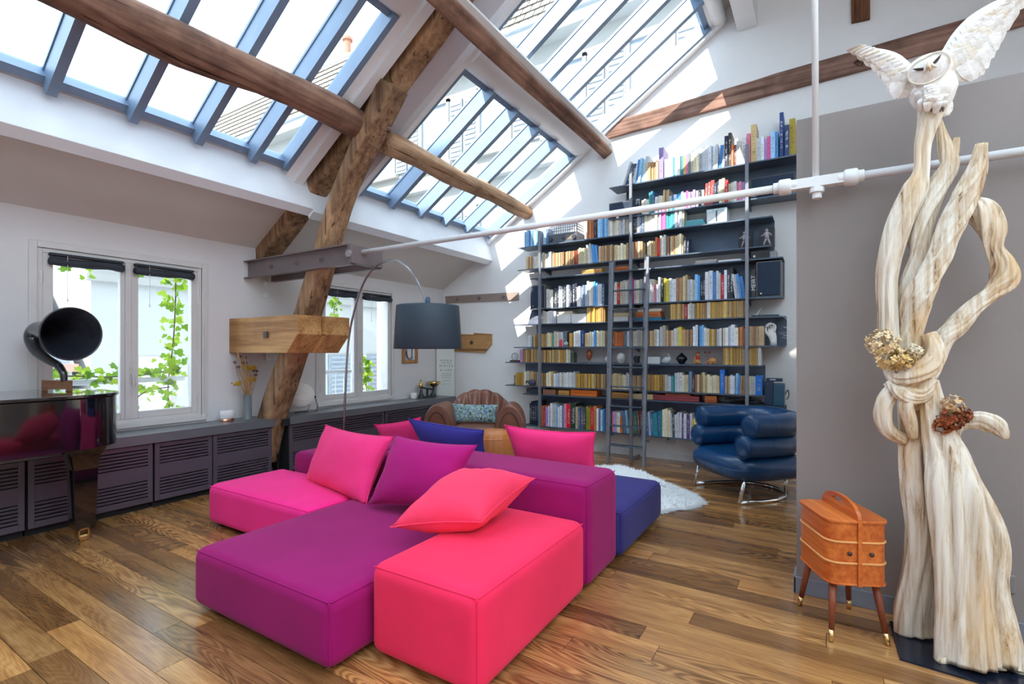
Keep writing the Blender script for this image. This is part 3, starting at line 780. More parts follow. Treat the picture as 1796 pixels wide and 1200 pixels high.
# ------------------------------------------------------------ grand piano
def piano_black():
    t = NT('piano_black'); t.p.inputs['Base Color'].default_value = (.004,.004,.006,1); t.p.inputs['Roughness'].default_value = .07
    t.p.inputs['Specular IOR Level'].default_value = .7; t.p.inputs['Coat Weight'].default_value = .6; t.p.inputs['Coat Roughness'].default_value = .03
    t.bump(t.noise(t.coords((1,1,1)), 3, 2), .02, .01)
    return t.mat
PBLACK = piano_black()
pn = thing('grand_piano', 'glossy black grand piano at the left under the horn', 'piano', (-4.45, .4, 0))
def outline(off):
    P = [(-4.97-off, -1.3), (-4.97-off, 1.30)]
    P += [(-4.62-(.35+off)*cos(a), 1.27+(.30+off)*sin(a)) for a in [radians(x) for x in range(10, 91, 16)]]
    P += [(-4.38+(.28+off)*sin(a), 1.27+(.30+off)*cos(a)) for a in [radians(x) for x in range(4, 91, 14)]]
    P += [(-4.085+off, 1.1), (-4.08+off, .8), (-4.06+off, .45), (-3.95+off, .05), (-3.75+off, -.3), (-3.62+off, -.6), (-3.60+off, -1.3)]
    return P
MB().prism([(x, y, .652) for x, y in outline(0)], (0,0,.338)).build('rim', PBLACK, pn, bevel=.006)
MB().prism([(x, y, .992) for x, y in outline(.012)], (0,0,.022)).build('lid', PBLACK, pn, bevel=.006)
MB().box(-4.95, -3.62, -1.62, -1.3, .62, .74).build('key_bed', PBLACK, pn, bevel=.006)
for k in range(40):
    MB().box(-4.9+k*.031, -4.9+k*.031+.029, -1.60, -1.46, .742, .755).build('key', pmat('ivory', (.8,.78,.7), .3), pn)
BRASS = pmat('brass', (.70,.50,.22), .25, metal=1., var=.1)
for lx, ly in ((-4.30, 1.36), (-4.25, -1.1), (-4.85, -1.1)):
    lg = MB()
    for i, (z0, z1, a0, a1) in enumerate(((.10,.16,.052,.058), (.16,.50,.058,.066), (.50,.60,.066,.078), (.60,.652,.085,.105))):
        v = [(lx+sx*a, ly+sy*a, z) for a, z in ((a0, z0), (a1, z1)) for sx, sy in ((-1,-1),(1,-1),(1,1),(-1,1))]
        lg.add(v, [(3,2,1,0),(4,5,6,7)]+[(j, (j+1) % 4, 4+(j+1) % 4, 4+j) for j in range(4)])
    L = lg.build('leg', PBLACK, pn)
    MB().box(lx-.032, lx+.032, ly-.03, ly-.022, .03, .10).box(lx-.032, lx+.032, ly+.022, ly+.03, .03, .10).box(lx-.032, lx+.032, ly-.03, ly+.03, .085, .10).cyl((lx,ly-.02,.028), (lx,ly+.02,.028), .028, n=16).build('castor', BRASS, L)

# ------------------------------------------------------------ horn loudspeaker on the piano
HORNB = pmat('horn_black', (.020,.022,.030), .18, var=.1, coat=.5)
BC = at(100, 686, Z=1.016)
hn = thing('horn_speaker', 'antique black horn loudspeaker on a small wooden base on the piano', 'horn', BC)
Rv = Vector((CY, SY, 0)); Cv = (Vector((0,0,0))-Vector((BC.x, BC.y, 0))).normalized()
KP = .00408
def hp(px, py, toward=0.): return BC+Rv*((px-100)*KP)+Vector((0,0,(686-py)*KP))+Cv*toward
def obx(m, px0, px1, py0, py1, t0, t1):
    return m.add([hp(px, py, t) for t in (t0, t1) for px, py in ((px0,py1),(px1,py1),(px1,py0),(px0,py0))], [(0,1,2,3),(7,6,5,4),(0,4,5,1),(1,5,6,2),(2,6,7,3),(3,7,4,0)])
obx(obx(obx(MB(), 73, 127, 667, 682, -.06, .06), 73, 84, 682, 686, -.06, .06), 116, 127, 682, 686, -.06, .06).build('base_box', wood('horn_base', srgb(110,72,50), srgb(146,102,74), .5, 2, 'X', .15), hn)
path = [(112,668,.05),(111,655,.05),(102,641,.04),(84,630,.02),(68,617,-.01),(60,602,-.04),(59,588,-.05),(67,579,-.03),(82,581,.02),(102,585,.07),(117,586.5,.11),(125,587,.14)]
rad = [.020,.022,.026,.034,.043,.050,.055,.059,.072,.102,.145,.178]
C = catmull([(*p, r) for p, r in zip(path, rad)], 5)
MB().tube([hp(*c[:3]) for c in C], [c[3] for c in C], 40, cap=False).build('horn', HORNB, hn, smooth=True)
e = hp(125.4, 587, .142); ax = (hp(125,587,.14)-hp(117,586.5,.11)).normalized()
u = Vector((0,0,1)); u = (u-ax*u.dot(ax)).normalized(); w_ = ax.cross(u)
MB().tube([e+u*(cos(a)*.180)+w_*(sin(a)*.180) for a in [2*pi*i/48 for i in range(49)]], .006, 8, cap=False).build('bell_rim', HORNB, hn, smooth=True)

# ------------------------------------------------------------ small things on the counters
ln = thing('candle_lamp', 'small white oval lamp with a copper foot on the counter', 'lamp', (-4.87, 2.655, ZT))
E2 = Matrix.Diagonal((.55,1,1)).to_3x3()
MB().lathe([(.060,0),(.062,.004),(.062,.024),(.058,.026)], 28, (-4.87,2.655,ZT), E2).build('foot', pmat('copper', (.80,.42,.28), .2, metal=1.), ln, smooth=True)
MB().lathe([(.058,.026),(.069,.03),(.071,.10),(.068,.106),(.064,.10)], 28, (-4.87,2.655,ZT), E2).build('shade', pmat('white_plastic', (.85,.85,.86), .4), ln, smooth=True)
vs = thing('flower_vase', 'slim grey vase of dried flowers beside the leaning post', 'vase', (-4.86, 2.845, ZT))
V0 = Vector((-4.86, 2.845, ZT))
MB().lathe([(.046,0),(.044,.004),(.040,.008),(.040,.245),(.037,.245),(.037,.10)], 24, V0).build('vase', pmat('grey_ceramic', (.17,.19,.20), .35, var=.08), vs, smooth=True)
rn = random.Random(11)
STRAW = pmat('dry_stem', srgb(176,132,84), .8, var=.2); SEEDM = pmat('seed_head', srgb(110,84,78), .85, var=.25); YARR = pmat('yarrow', srgb(190,148,20), .85, var=.3, bump=.6, bscale=200)
pk = lambda px, py: V0+Vector((rn.uniform(-.03,.03), (px-437.5)*.00532, (735-py)*.00532))
for i, (px, py) in enumerate(((419,610),(431,611),(426,618),(436,620),(416,628),(422,637),(452,640),(457,646),(455,653),(450,645),(445,641),(429,629),(437,630),(447,662),(448,678),(440,640),(421,668),(446,650))):
    tip = pk(px, py); b0 = V0+Vector((rn.uniform(-.02,.02), rn.uniform(-.02,.02), .20))
    md = b0.lerp(tip, .5)+Vector((rn.uniform(-.015,.015), rn.uniform(-.015,.015), .02))
    st = MB().tube(catmull([b0, md, tip], 5), .0032 if i > 1 else .007, 6).build('stem', STRAW, vs)
    if 2 <= i < 14: MB().ball(tip, (.016,.018,.015), 10, 6).build('seed_head', SEEDM, st, smooth=True)
for px, py, r_ in ((421,668,.042), (442,639,.046), (446,661,.040)):
    c = pk(px, py); h = MB()
    for k in range(26): h.ball(c+Vector((rn.gauss(0,r_*.4), rn.gauss(0,r_*.5), rn.gauss(0,r_*.25))), .010, 6, 4)
    h.build('flower_head', YARR, vs, smooth=True)
lt = thing('paper_lantern', 'white pleated shell lamp on thin wire feet by the leaning post', 'lamp', (-4.86, 3.47, ZT))
LC = at(527, 694, X=-4.86); rl = .135
axs = Vector((.55,.75,-.12)).normalized(); Ml = axs.to_track_quat('Z','Y').to_matrix()
pf = [(max(.004, rl*sin(t)), -rl*1.08*cos(t)) for t in [pi*i/18 for i in range(1, 18)]]
MB().lathe(pf, 88, LC, Ml, flute=lambda a, r, z: 1+.022*cos(44*a)*min(1, r/.06)).build('pleated_shade', pmat('lantern_paper', (.80,.76,.72), .7, var=.03), lt, smooth=False)
tip = LC+axs*rl*1.1
MB().ball(tip, .014, 10, 6).build('knob', SLOTB, lt, smooth=True)
f1 = [LC+axs*rl*1.1, LC+Vector((.03,.10,-.10)), Vector((LC.x+.02, LC.y+.06, ZT+.004)), Vector((LC.x+.0, LC.y-.06, ZT+.004))]
f2 = [LC+axs*rl*1.1, LC+Vector((.07,.16,-.10)), Vector((LC.x+.06, LC.y+.15, ZT+.004)), Vector((LC.x-.02, LC.y+.05, ZT+.004)), Vector((LC.x-.08, LC.y-.02, ZT+.004))]
MB().tube(catmull(f1, 6), .003, 6).tube(catmull(f2, 6), .003, 6).tube(catmull([LC-axs*rl*1.08, Vector((LC.x-.05,LC.y-.12,ZT+.004)), Vector((LC.x,LC.y-.06,ZT+.004))], 5), .003, 6).build('wire_foot', SLOTB, lt)
cw = thing('white_candle', 'small white candle glass on the counter beside the scale', 'candle', (-4.90, 5.275, ZT))
MB().lathe([(.034,0),(.040,.006),(.043,.085),(.039,.085),(.037,.06),(.001,.058)], 24, (-4.90,5.275,ZT)).build('glass', pmat('candle_white', (.84,.80,.79), .35), cw, smooth=True)
MB().cyl((-4.90,5.275,ZT+.058), (-4.90,5.275,ZT+.072), .002, n=5).build('wick', SLOTB, cw)
# balance scale with brass pan and weights
sc = thing('kitchen_scale', 'old iron balance scale with a brass bowl on the far counter', 'scale', (-4.90, 5.56, ZT))
S0 = Vector((-4.90, 5.56, ZT)); IR = pmat('scale_iron', (.03,.045,.05), .4, metal=.3)
m = MB()
for sy in (-.13, .13):
    m.lathe([(.05,0),(.045,.03),(.022,.07),(.016,.13)], 12, S0+Vector((0,sy,0)))
m.box(S0.x-.03, S0.x+.03, S0.y-.15, S0.y+.15, S0.z, S0.z+.02).box(S0.x-.012, S0.x+.012, S0.y-.012, S0.y+.012, S0.z, S0.z+.12)
m.build('stand', IR, sc, bevel=.002)
MB().tube([S0+Vector((0,-.16,.155)), S0+Vector((0,0,.13)), S0+Vector((0,.16,.105))], (.012,.012,.012) and .012, 8).build('beam', IR, sc)
MB().lathe([(.055,0),(.058,.006)], 18, S0+Vector((0,-.14,.165))).build('weight_plate', BRASS, sc)
MB().lathe([(.001,0),(.030,0),(.032,.01),(.030,.045),(.012,.055),(.010,.065),(.018,.075),(.014,.092),(.001,.095)], 14, S0+Vector((0,-.14,.171))).ball(S0+Vector((.01,-.19,.195)), .018, 10, 6).build('weight', BRASS, sc, smooth=True)
MB().lathe([(.012,0),(.02,.03),(.01,.035)], 12, S0+Vector((0,.14,.115))).build('pan_post', IR, sc)
MB().lathe([(.001,.0),(.05,.008),(.085,.035),(.108,.075),(.104,.076),(.08,.04),(.045,.014),(.001,.006)], 28, S0+Vector((0,.14,.148))).build('brass_bowl', BRASS, sc, smooth=True)
# framed photograph on the wall, half under the lamp shade
pf_ = thing('picture_frame', 'small oak picture frame on the wall below the lamp shade', 'picture', (XL, 5.33, 1.13))
y0, y1, z0, z1 = 5.175, 5.487, 1.130, 1.50
fm = MB()
for a, b, c, d in ((y0, y0+.05, z0, z1), (y1-.05, y1, z0, z1), (y0+.05, y1-.05, z0, z0+.045), (y0+.05, y1-.05, z1-.045, z1)): fm.box(XL, XL+.025, a, b, c, d)
fm.build('frame', wood('oak_frame', srgb(150,100,56), srgb(196,146,92), .5, 2, 'Z', .2), pf_, bevel=.004)
def photo():
    t = NT('old_photo'); v = t.coords((1,1,1))
    t.l(t.ramp(t.noise(v, 9, 3), [(.4, (.05,.05,.06)), (.52, (.30,.30,.32)), (.6, (.62,.62,.62))]), t.p.inputs['Base Color']); t.p.inputs['Roughness'].default_value = .3
    return t.mat
MB().box(XL+.002, XL+.010, y0+.05, y1-.05, z0+.045, z1-.045).build('photograph', photo(), pf_)
fg = MB().ball((XL+.012, 5.32, 1.30), (.003,.045,.10), 12, 8).ball((XL+.012, 5.32, 1.42), (.003,.03,.035), 10, 6).ball((XL+.012, 5.41, 1.28), (.003,.03,.09), 10, 6)
fg.build('white_figure', pmat('photo_white', (.70,.70,.71), .4), pf_, smooth=True)
# lettered chart standing in the corner
ct = thing('eye_chart', 'tall narrow white lettered chart standing in the corner', 'chart', (-4.88, 6.0, ZT))
cA, cB = at(766, 690, X=-5.02), at(796.5, 690, X=-4.845)
cA = Vector((-5.015, 5.90, 0)); cB = Vector((-4.80, 6.07, 0))
dv = (cB-cA).normalized(); nv = Vector((dv.y, -dv.x, 0)); wd = (cB-cA).length
def cp(u, z, o=0.): return cA+dv*u+nv*o+Vector((0,0,z))
def cbox(m, u0, u1, z0, z1, o0, o1): return m.add([cp(u, z, o) for o in (o0, o1) for u, z in ((u0,z0),(u1,z0),(u1,z1),(u0,z1))], [(3,2,1,0),(4,5,6,7),(0,1,5,4),(1,2,6,5),(2,3,7,6),(3,0,4,7)])
cbox(MB(), 0, wd, .0, 1.34, -.006, .006).build('board', pmat('chart_board', (.72,.74,.68), .5, var=.03), ct)
INK = pmat('chart_ink', (.06,.06,.07), .6)
cbox(cbox(MB(), .07, wd-.05, 1.118, 1.122, .006, .008), .07, wd-.05, .930, .934, .006, .008).build('rule_line', INK, ct)
def text_obj(body, size, M, mat, parent, name='lettering'):
    cu = bpy.data.curves.new(name, 'FONT'); cu.body = body; cu.size = size; cu.align_x = 'CENTER'; cu.align_y = 'CENTER'; cu.space_character = 1.9 if parent is ct else 1.0
    tmp = bpy.data.objects.new('tmp', cu); COL.objects.link(tmp)
    dg = bpy.context.evaluated_depsgraph_get(); me = bpy.data.meshes.new_from_object(tmp.evaluated_get(dg))
    bpy.data.objects.remove(tmp); bpy.data.curves.remove(cu)
    if len(me.vertices) == 0: return None
    if parent is not None: M = world_of(parent).inverted() @ M
    me.transform(M); me.materials.append(mat)
    o = bpy.data.objects.new(name, me); COL.objects.link(o)
    if parent is not None: o.parent = parent
    return o
for body, z, s_ in (('PURE', 1.155, .045), ('WHITE', 1.075, .042), ('BLANK', 1.01, .036), ('ISEND', .96, .030), ('XPOVT', .90, .027), ('TEVTE', .845, .025), ('NEZVT', .795, .023)):
    c = cp(wd/2+.01, z, .0075)
    text_obj(body, s_, Matrix(((dv.x,0,nv.x,c.x),(dv.y,0,nv.y,c.y),(0,1,0,c.z),(0,0,0,1))), INK, ct)
# ------------------------------------------------------------ modular sofa
def felt(name, col, edge=.18):
    t = NT(name); v = t.coords((1,1,1))
    nz = t.noise(v, 260, 3, .7); big = t.noise(v, 2.5, 3)
    mx = t.n('ShaderNodeMath', operation='MULTIPLY_ADD', i_1=.5); t.l(nz, mx.inputs[0]); t.l(big, mx.inputs[2])
    t.l(t.ramp(mx.outputs[0], [(.45, tuple(c*.86 for c in col)), (1.0, tuple(min(1, c*1.12) for c in col))]), t.p.inputs['Base Color'])
    t.p.inputs['Roughness'].default_value = .85; t.p.inputs['Specular IOR Level'].default_value = .2
    t.p.inputs['Sheen Weight'].default_value = edge; t.p.inputs['Sheen Roughness'].default_value = .45
    t.p.inputs['Sheen Tint'].default_value = (*tuple(min(1, c*.5+.45) for c in col), 1)
    t.bump(nz, .18, .002)
    return t.mat
PINK = felt('pink_felt', srgb(252,42,134)); RED = felt('coral_felt', srgb(242,44,88)); PURP = felt('purple_felt', srgb(150,12,96)); NAVY = felt('navy_felt', srgb(52,48,112))
PINKC = felt('pink_cushion_felt', srgb(252,54,126)); PURPC = felt('purple_cushion_felt', srgb(174,20,112)); REDC = felt('coral_cushion_felt', srgb(246,62,98)); NAVYC = felt('navy_cushion_felt', srgb(60,54,140))
BASE = pmat('sofa_base', (.01,.01,.01), .9)
def module(name, x0, x1, y0, y1, top, mat, lab, cat='sofa', zb=.022, r=.055):
    o = thing(name, lab, cat, ((x0+x1)/2, (y0+y1)/2, 0), group='modular sofa blocks')
    g = .004
    def soft(u, v, f):  # slightly swollen faces
        return 0
    n = 14
    m = MB()
    # a swollen box: each face a grid
    cx, cy, cz = (x0+x1)/2, (y0+y1)/2, (zb+top)/2
    hx, hy, hz = (x1-x0)/2-g, (y1-y0)/2-g, (top-zb)/2
    def pt(a, b, c):
        # superellipsoid-like rounding of a unit cube point
        q = Vector((a*hx, b*hy, c*hz)); k = Vector((max(-hx+r, min(hx-r, q.x)), max(-hy+r, min(hy-r, q.y)), max(-hz+r, min(hz-r, q.z))))
        d = q-k
        if d.length > 1e-6: q = k+d.normalized()*min(d.length, r)
        sw = .006*(1-a*a)*(1-b*b) if abs(c) > .99 else 0
        q.z += sw if c > 0 else 0
        return Vector((cx, cy, cz))+q
    def lin(h, t):
        # denser near the edges
        e = r/h
        s_ = t*2-1
        return s_
    def ticks(h): 
        e = min(.45, r/h)
        return [-1, -1+e*.15, -1+e*.4, -1+e*.7, -1+e, -.6, -.3, 0, .3, .6, 1-e, 1-e*.7, 1-e*.4, 1-e*.15, 1]
    tx, ty, tz = ticks(hx), ticks(hy), ticks(hz)
    for A, B, mk, flip in ((tx, ty, lambda a, b: pt(a, b, 1), 0), (tx, ty, lambda a, b: pt(a, b, -1), 1), (tx, tz, lambda a, b: pt(a, -1, b), 0), (tx, tz, lambda a, b: pt(a, 1, b), 1), (ty, tz, lambda a, b: pt(-1, a, b), 1), (ty, tz, lambda a, b: pt(1, a, b), 0)):
        vs = [mk(a, b) for b in B for a in A]; nA = len(A); fs = []
        for j in range(len(B)-1):
            for i in range(nA-1):
                f = (j*nA+i, j*nA+i+1, (j+1)*nA+i+1, (j+1)*nA+i)
                fs.append(f[::-1] if flip else f)
        m.add(vs, fs)
    m.build('upholstery', mat, o, smooth=True, weld=True)
    # seams along the front top edge and the corners
    k = r*.30
    sm = MB()
    for zz in (top-k,):
        sm.tube([(x0+g+k*1.3, y0+g+k*.9, zz), (x1-g-k*1.3, y0+g+k*.9, zz)], .0032, 6).tube([(x1-g-k*.9, y0+g+k*1.3, zz), (x1-g-k*.9, y1-g-k*1.3, zz)], .0032, 6)
    sm.tube([(x1-g-k*.9, y0+g+k*.9, zb+.03), (x1-g-k*.9, y0+g+k*.9, top-k*1.4)], .0032, 6)
    sm.build('piping', mat, o)
    MB().box(x0+.07, x1-.07, y0+.07, y1-.07, 0, zb+.01).build('plinth', BASE, o)
    return o
module('seat_block', -3.90, -2.705, 1.965, 2.60, .312, PINK, 'wide pink seat block at the left end of the sofa')
module('seat_block', -2.70, -1.64, 1.285, 2.46, .315, PURP, 'purple seat block at the front of the sofa')
module('ottoman', -1.635, -1.055, 1.475, 2.465, .405, RED, 'coral red ottoman block in front, nearest the camera')
module('back_block', -2.70, -1.052, 2.475, 2.945, .588, PURP, 'long purple backrest block across the middle of the sofa')
module('back_block', -3.25, -2.705, 2.608, 2.945, .588, PURP, 'short purple backrest block behind the pink cushion')
module('low_block', -3.80, -3.255, 2.605, 2.945, .455, PURP, 'low purple armrest block behind the pink seat')
module('seat_block', -3.30, -1.035, 2.955, 3.88, .312, NAVY, 'navy blue seat block on the far side of the backrest')
def cushion(lab, A, B, Cc, D, th, mat, seed=0, wr=.006, group='sofa cushions'):
    """four corners seen from the front: bottom left, bottom right, top right, top left"""
    A, B, Cc, D = [Vector(v) for v in (A, B, Cc, D)]
    cen = (A+B+Cc+D)/4
    nr = (B-A).cross(D-A).normalized()
    o = thing('sofa_cushion', lab, 'cushion', (cen.x, cen.y, min(v.z for v in (A,B,Cc,D))), group=group)
    n = 26
    def P(u, v, s):
        a = 2*u-1; b = 2*v-1
        pin = 1-.055*((1-a*a)*abs(b)**6+(1-b*b)*abs(a)**6)  # sides drawn in between pointed corners
        uu = .5+.5*a*(1-.10*(1-b*b)*a*a); vv = .5+.5*b*(1-.10*(1-a*a)*b*b)
        q = (A*(1-uu)+B*uu)*(1-vv)+(D*(1-uu)+Cc*uu)*vv
        bulge = (max(0, 1-abs(a)**2.4)*max(0, 1-abs(b)**2.4))**.58
        nz = noise.noise(Vector((u*3.1+seed, v*3.1, s*2)))
        cr = noise.noise(Vector((u*9+seed*2, v*4, s)))*smoothstep(.2, .9, max(abs(a), abs(b)))
        return q+nr*(s*(th/2)*bulge*(1+.10*nz)+wr*cr*bulge)
    m = MB()
    m.grid(lambda u, v: P(u, v, 1), n, n)
    k = len(m.v)
    m.grid(lambda u, v: P(1-u, v, -1), n, n)
    m.build('cover', mat, o, smooth=True, weld=True)
    ring = [P(i/12, 0, 0) for i in range(12)]+[P(1, i/12, 0) for i in range(12)]+[P(1-i/12, 1, 0) for i in range(12)]+[P(0, 1-i/12, 0) for i in range(13)]
    MB().tube(ring, .0035, 6).build('seam', mat, o)
    return o
p = lambda px, py, **k: tuple(at(px, py, **k))
cushion('bright pink cushion leaning on the left part of the sofa', p(534,846,D=3.92), p(642,888,D=3.20), p(690,766,D=3.34), p(571,745,D=3.98), .21, PINKC, 1, .016)
cushion('purple cushion leaning on the backrest beside the pink one', p(645,886,D=3.12), p(792,897,D=2.84), p(837,781,D=2.95), p(692,763,D=3.27), .21, PURPC, 5, .014)
cushion('coral cushion lying tilted on the ottoman block', (-1.76,1.73,.455), (-1.36,1.92,.495), (-1.315,2.36,.615), (-1.80,2.28,.585), .25, REDC, 9, .016)
cushion('violet blue cushion leaning on the far side of the backrest', (-2.86,3.26,.36), (-2.18,3.22,.36), (-2.14,3.06,.712), (-2.93,3.08,.742), .17, NAVYC, 13)
cushion('coral pink cushion on the far side of the backrest, nearest the bookcase', (-1.95,3.20,.36), (-1.27,3.20,.36), (-1.245,3.04,.775), (-1.955,3.05,.765), .17, PINKC, 17)
cushion('pink cushion mostly hidden behind the violet blue one', (-3.50,3.40,.34), (-2.95,3.38,.34), (-2.93,3.24,.735), (-3.52,3.26,.62), .12, PINKC, 21)
bw = tag(MB().lathe([(.03,0),(.035,.004),(.075,.03),(.072,.032),(.03,.008),(.001,.008)], 24, (-3.46,2.70,.472)).build('white_bowl', pmat('bowl_white', (.80,.82,.74), .3), smooth=True), 'small pale bowl on the low armrest, half behind the pink cushion', 'bowl')
tag(MB().lathe([(.05,0),(.055,.002),(.055,.014),(.05,.016)], 20, (-3.46,2.70,.456)).build('coaster', pmat('coaster_brown', (.12,.06,.05), .6), smooth=True), 'dark round coaster under the pale bowl', 'coaster')
# ------------------------------------------------------------ arc floor lamp
al_ = thing('arc_lamp', 'arc floor lamp with a large black drum shade over the sofa', 'lamp', at(603, 770, D=4.62))
B0 = at(603, 770, D=4.6); B0.z = 0
al_.location = B0
CHROME = pmat('dark_chrome', (.35,.35,.37), .18, metal=1.)
MB().lathe([(.001,0),(.15,0),(.15,.012),(.03,.02),(.012,.03)], 32, B0).build('base', SLOTB, al_, smooth=True)
L = [(603,760,4.6),(605.5,690,4.6),(611,600,4.58),(624,535,4.52),(641,490,4.44),(664,464,4.33),(690,457,4.22),(713,468,4.12),(731,492,4.05),(742,520,4.0),(746,531,3.98)]
pts = [B0]+[Vector(c) for c in catmull([tuple(at(x, y, D=d)) for x, y, d in L], 6)]
n = len(pts)
MB().tube(pts, [.0115-.006*(i/(n-1)) for i in range(n)], 10).build('arc_stem', CHROME, al_, smooth=True)
SHD = at(750.5, 573, D=3.98)
zb, zt = at(750, 612, D=3.98).z, at(750, 536, D=3.98).z
MB().lathe([(.018,zt+.005),(.022,zt+.012),(.018,zt+.065),(.008,zt+.07)], 14, (SHD.x, SHD.y, 0)).build('socket', pmat('socket_blue', (.05,.08,.14), .4), al_, smooth=True)
sh = MB().lathe([(.243,zt-.008),(.247,zt-.002),(.249,zt-.012),(.268,zb+.004),(.264,zb),(.260,zb+.006),(.243,zt-.012)], 56, (SHD.x, SHD.y, 0)).build('shade', pmat('black_shade', (.030,.052,.074), .50, var=.15, vscale=40, bump=.2, bscale=300, grain=(1,1,6)), al_, smooth=True)
MB().lathe([(.02,zt-.01),(.245,zt-.01),(.245,zt-.006),(.02,zt-.006)], 40, (SHD.x, SHD.y, 0)).build('shade_top', pmat('shade_diffuser', (.10,.11,.13), .7), al_)
MB().lathe([(.001,zb+.03),(.25,zb+.03)], 40, (SHD.x, SHD.y, 0)).build('diffuser', pmat('shade_inside', (.03,.05,.08), .6), al_)

# ------------------------------------------------------------ blue leather tube armchair
def leather(name, col, rough=.35, scale=220, bump=.25, var=.15):
    t = NT(name); v = t.coords((1,1,1))
    vo = t.n('ShaderNodeTexVoronoi'); vo.inputs['Scale'].default_value = scale; t.l(v, vo.inputs['Vector'])
    nz = t.noise(v, 5, 4)
    t.l(t.ramp(nz, [(.3, tuple(c*(1-var) for c in col)), (.7, tuple(c*(1+var) for c in col))]), t.p.inputs['Base Color'])
    t.p.inputs['Roughness'].default_value = rough; t.p.inputs['Specular IOR Level'].default_value = .5
    mx = t.n('ShaderNodeMath', operation='MULTIPLY_ADD', i_1=.25); t.l(vo.outputs[0], mx.inputs[0]); t.l(t.noise(v, 14, 4, .6), mx.inputs[2])
    t.bump(mx.outputs[0], bump, .006)
    return t.mat
BLUEL = leather('blue_leather', srgb(14,60,102), .24)
FA = atan2(-.70, -.71)
CH = Vector((-.575, 5.075, 0))
bc = thing('tube_armchair', 'dark blue leather tube armchair in front of the bookcase', 'armchair', CH, FA)
def wobble(seed): return lambda a, t: 1+.018*noise.noise(Vector((cos(a)*2+seed, sin(a)*2, t*14)))+.010*noise.noise(Vector((cos(a)*6+seed, sin(a)*6, t*40)))
def utube(name, xe, hw, z, r):
    P = [(xe-.018, -hw), (xe-.05, -hw)]
    k = 8
    P += [(xe-.05-(xe-.05)*i/k, -hw) for i in range(1, k)]
    P += [(-hw*.98*sin(t), -hw*cos(t)) for t in [pi*i/22 for i in range(23)]]
    P += [((xe-.05)*i/k, hw) for i in range(1, k)]+[(xe-.05, hw), (xe-.018, hw)]
    ends = lambda i: .90 if i in (0, len(P)-1) else 1
    m = MB()
    Q = [(x, y, z) for x, y in P]
    # domed ends
    Q = [(xe+.012, -hw, z), (xe+.008, -hw, z), (xe-.004, -hw, z)]+Q+[(xe-.004, hw, z), (xe+.008, hw, z), (xe+.012, hw, z)]
    R = [r*.35, r*.72, r*.92]+[r]*len(P)+[r*.92, r*.72, r*.35]
    m.tube(Q, R, 28, prof=wobble(z*9))
    o = m.build(name, BLUEL, bc, world=False, smooth=True)
    sm = MB()
    for sgn in (-1, 1):
        for xx in (xe-.005, .08):
            sm.tube([(xx, sgn*hw+cos(a)*r*1.004, z+sin(a)*r*1.004) for a in [2*pi*i/24 for i in range(25)]], .0028, 5, cap=False)
    for t in (pi*.28, pi*.5, pi*.72):
        c = Vector((-hw*.98*sin(t), -hw*cos(t), z)); d = Vector((-sin(t), -cos(t), 0))
        sm.tube([c+d*(cos(a)*r*1.004)+Vector((0,0,sin(a)*r*1.004)) for a in [2*pi*i/24 for i in range(25)]], .0028, 5, cap=False)
    sm.build('seam', BLUEL, o, world=False)
    return o
utube('back_tube', .27, .345, .662, .103)
utube('arm_tube', .325, .330, .487, .098)
# seat: a thick cushion with rolled edge
def seat_pt(u, v):
    a = 2*pi*u; e = .58; r = .104
    ca, sa = cos(a), sin(a)
    X = .40*math.copysign(abs(ca)**e, ca); Y = .425*math.copysign(abs(sa)**e, sa)
    if X < 0: X *= .95
    R_ = sqrt(X*X+Y*Y); k_in = 1-r/R_
    if v < .2: k, zz = k_in*v/.2, -r
    elif v > .8: k, zz = k_in*(1-v)/.2, r+.006
    else:
        t = pi*((v-.2)/.6-.5); k = k_in+r/R_*cos(t); zz = r*sin(t)
    return Vector((X*k+.02, Y*k, .292+zz+.008*noise.noise(Vector((X*5*k, Y*5*k, zz*8)))))
seat = MB().grid(seat_pt, 72, 31, closed_u=True).build('seat', BLUEL, bc, world=False, smooth=True)
MB().tube([seat_pt(i/60, .5)+Vector((0,0,.0)) for i in range(61)], .003, 5, cap=False).build('seam', BLUEL, seat, world=False)
CHR = pmat('polished_chrome', (.78,.79,.80), .08, metal=1., var=0)
lf = MB()
for sgn in (-1, 1):
    MB().tube([(.34, sgn*.325, .018), (.315, sgn*.325, .12), (.29, sgn*.325, .22)], .0155, 12).build('front_leg', CHR, bc, world=False, smooth=True)
    MB().tube([(-.20, sgn*.24, .03), (-.19, sgn*.235, .22)], .0155, 12).build('rear_leg', CHR, bc, world=False, smooth=True)
MB().tube([(.335, -.325, .018)]+[(.12, -.325, .016), (-.05, -.31, .016)]+[(-.28*sin(t)-.03, -.29*cos(t), .016) for t in [pi*i/12 for i in range(2, 11)]]+[(-.05, .31, .016), (.12, .325, .016), (.335, .325, .018)], .0155, 12).build('floor_loop', CHR, bc, world=False, smooth=True)

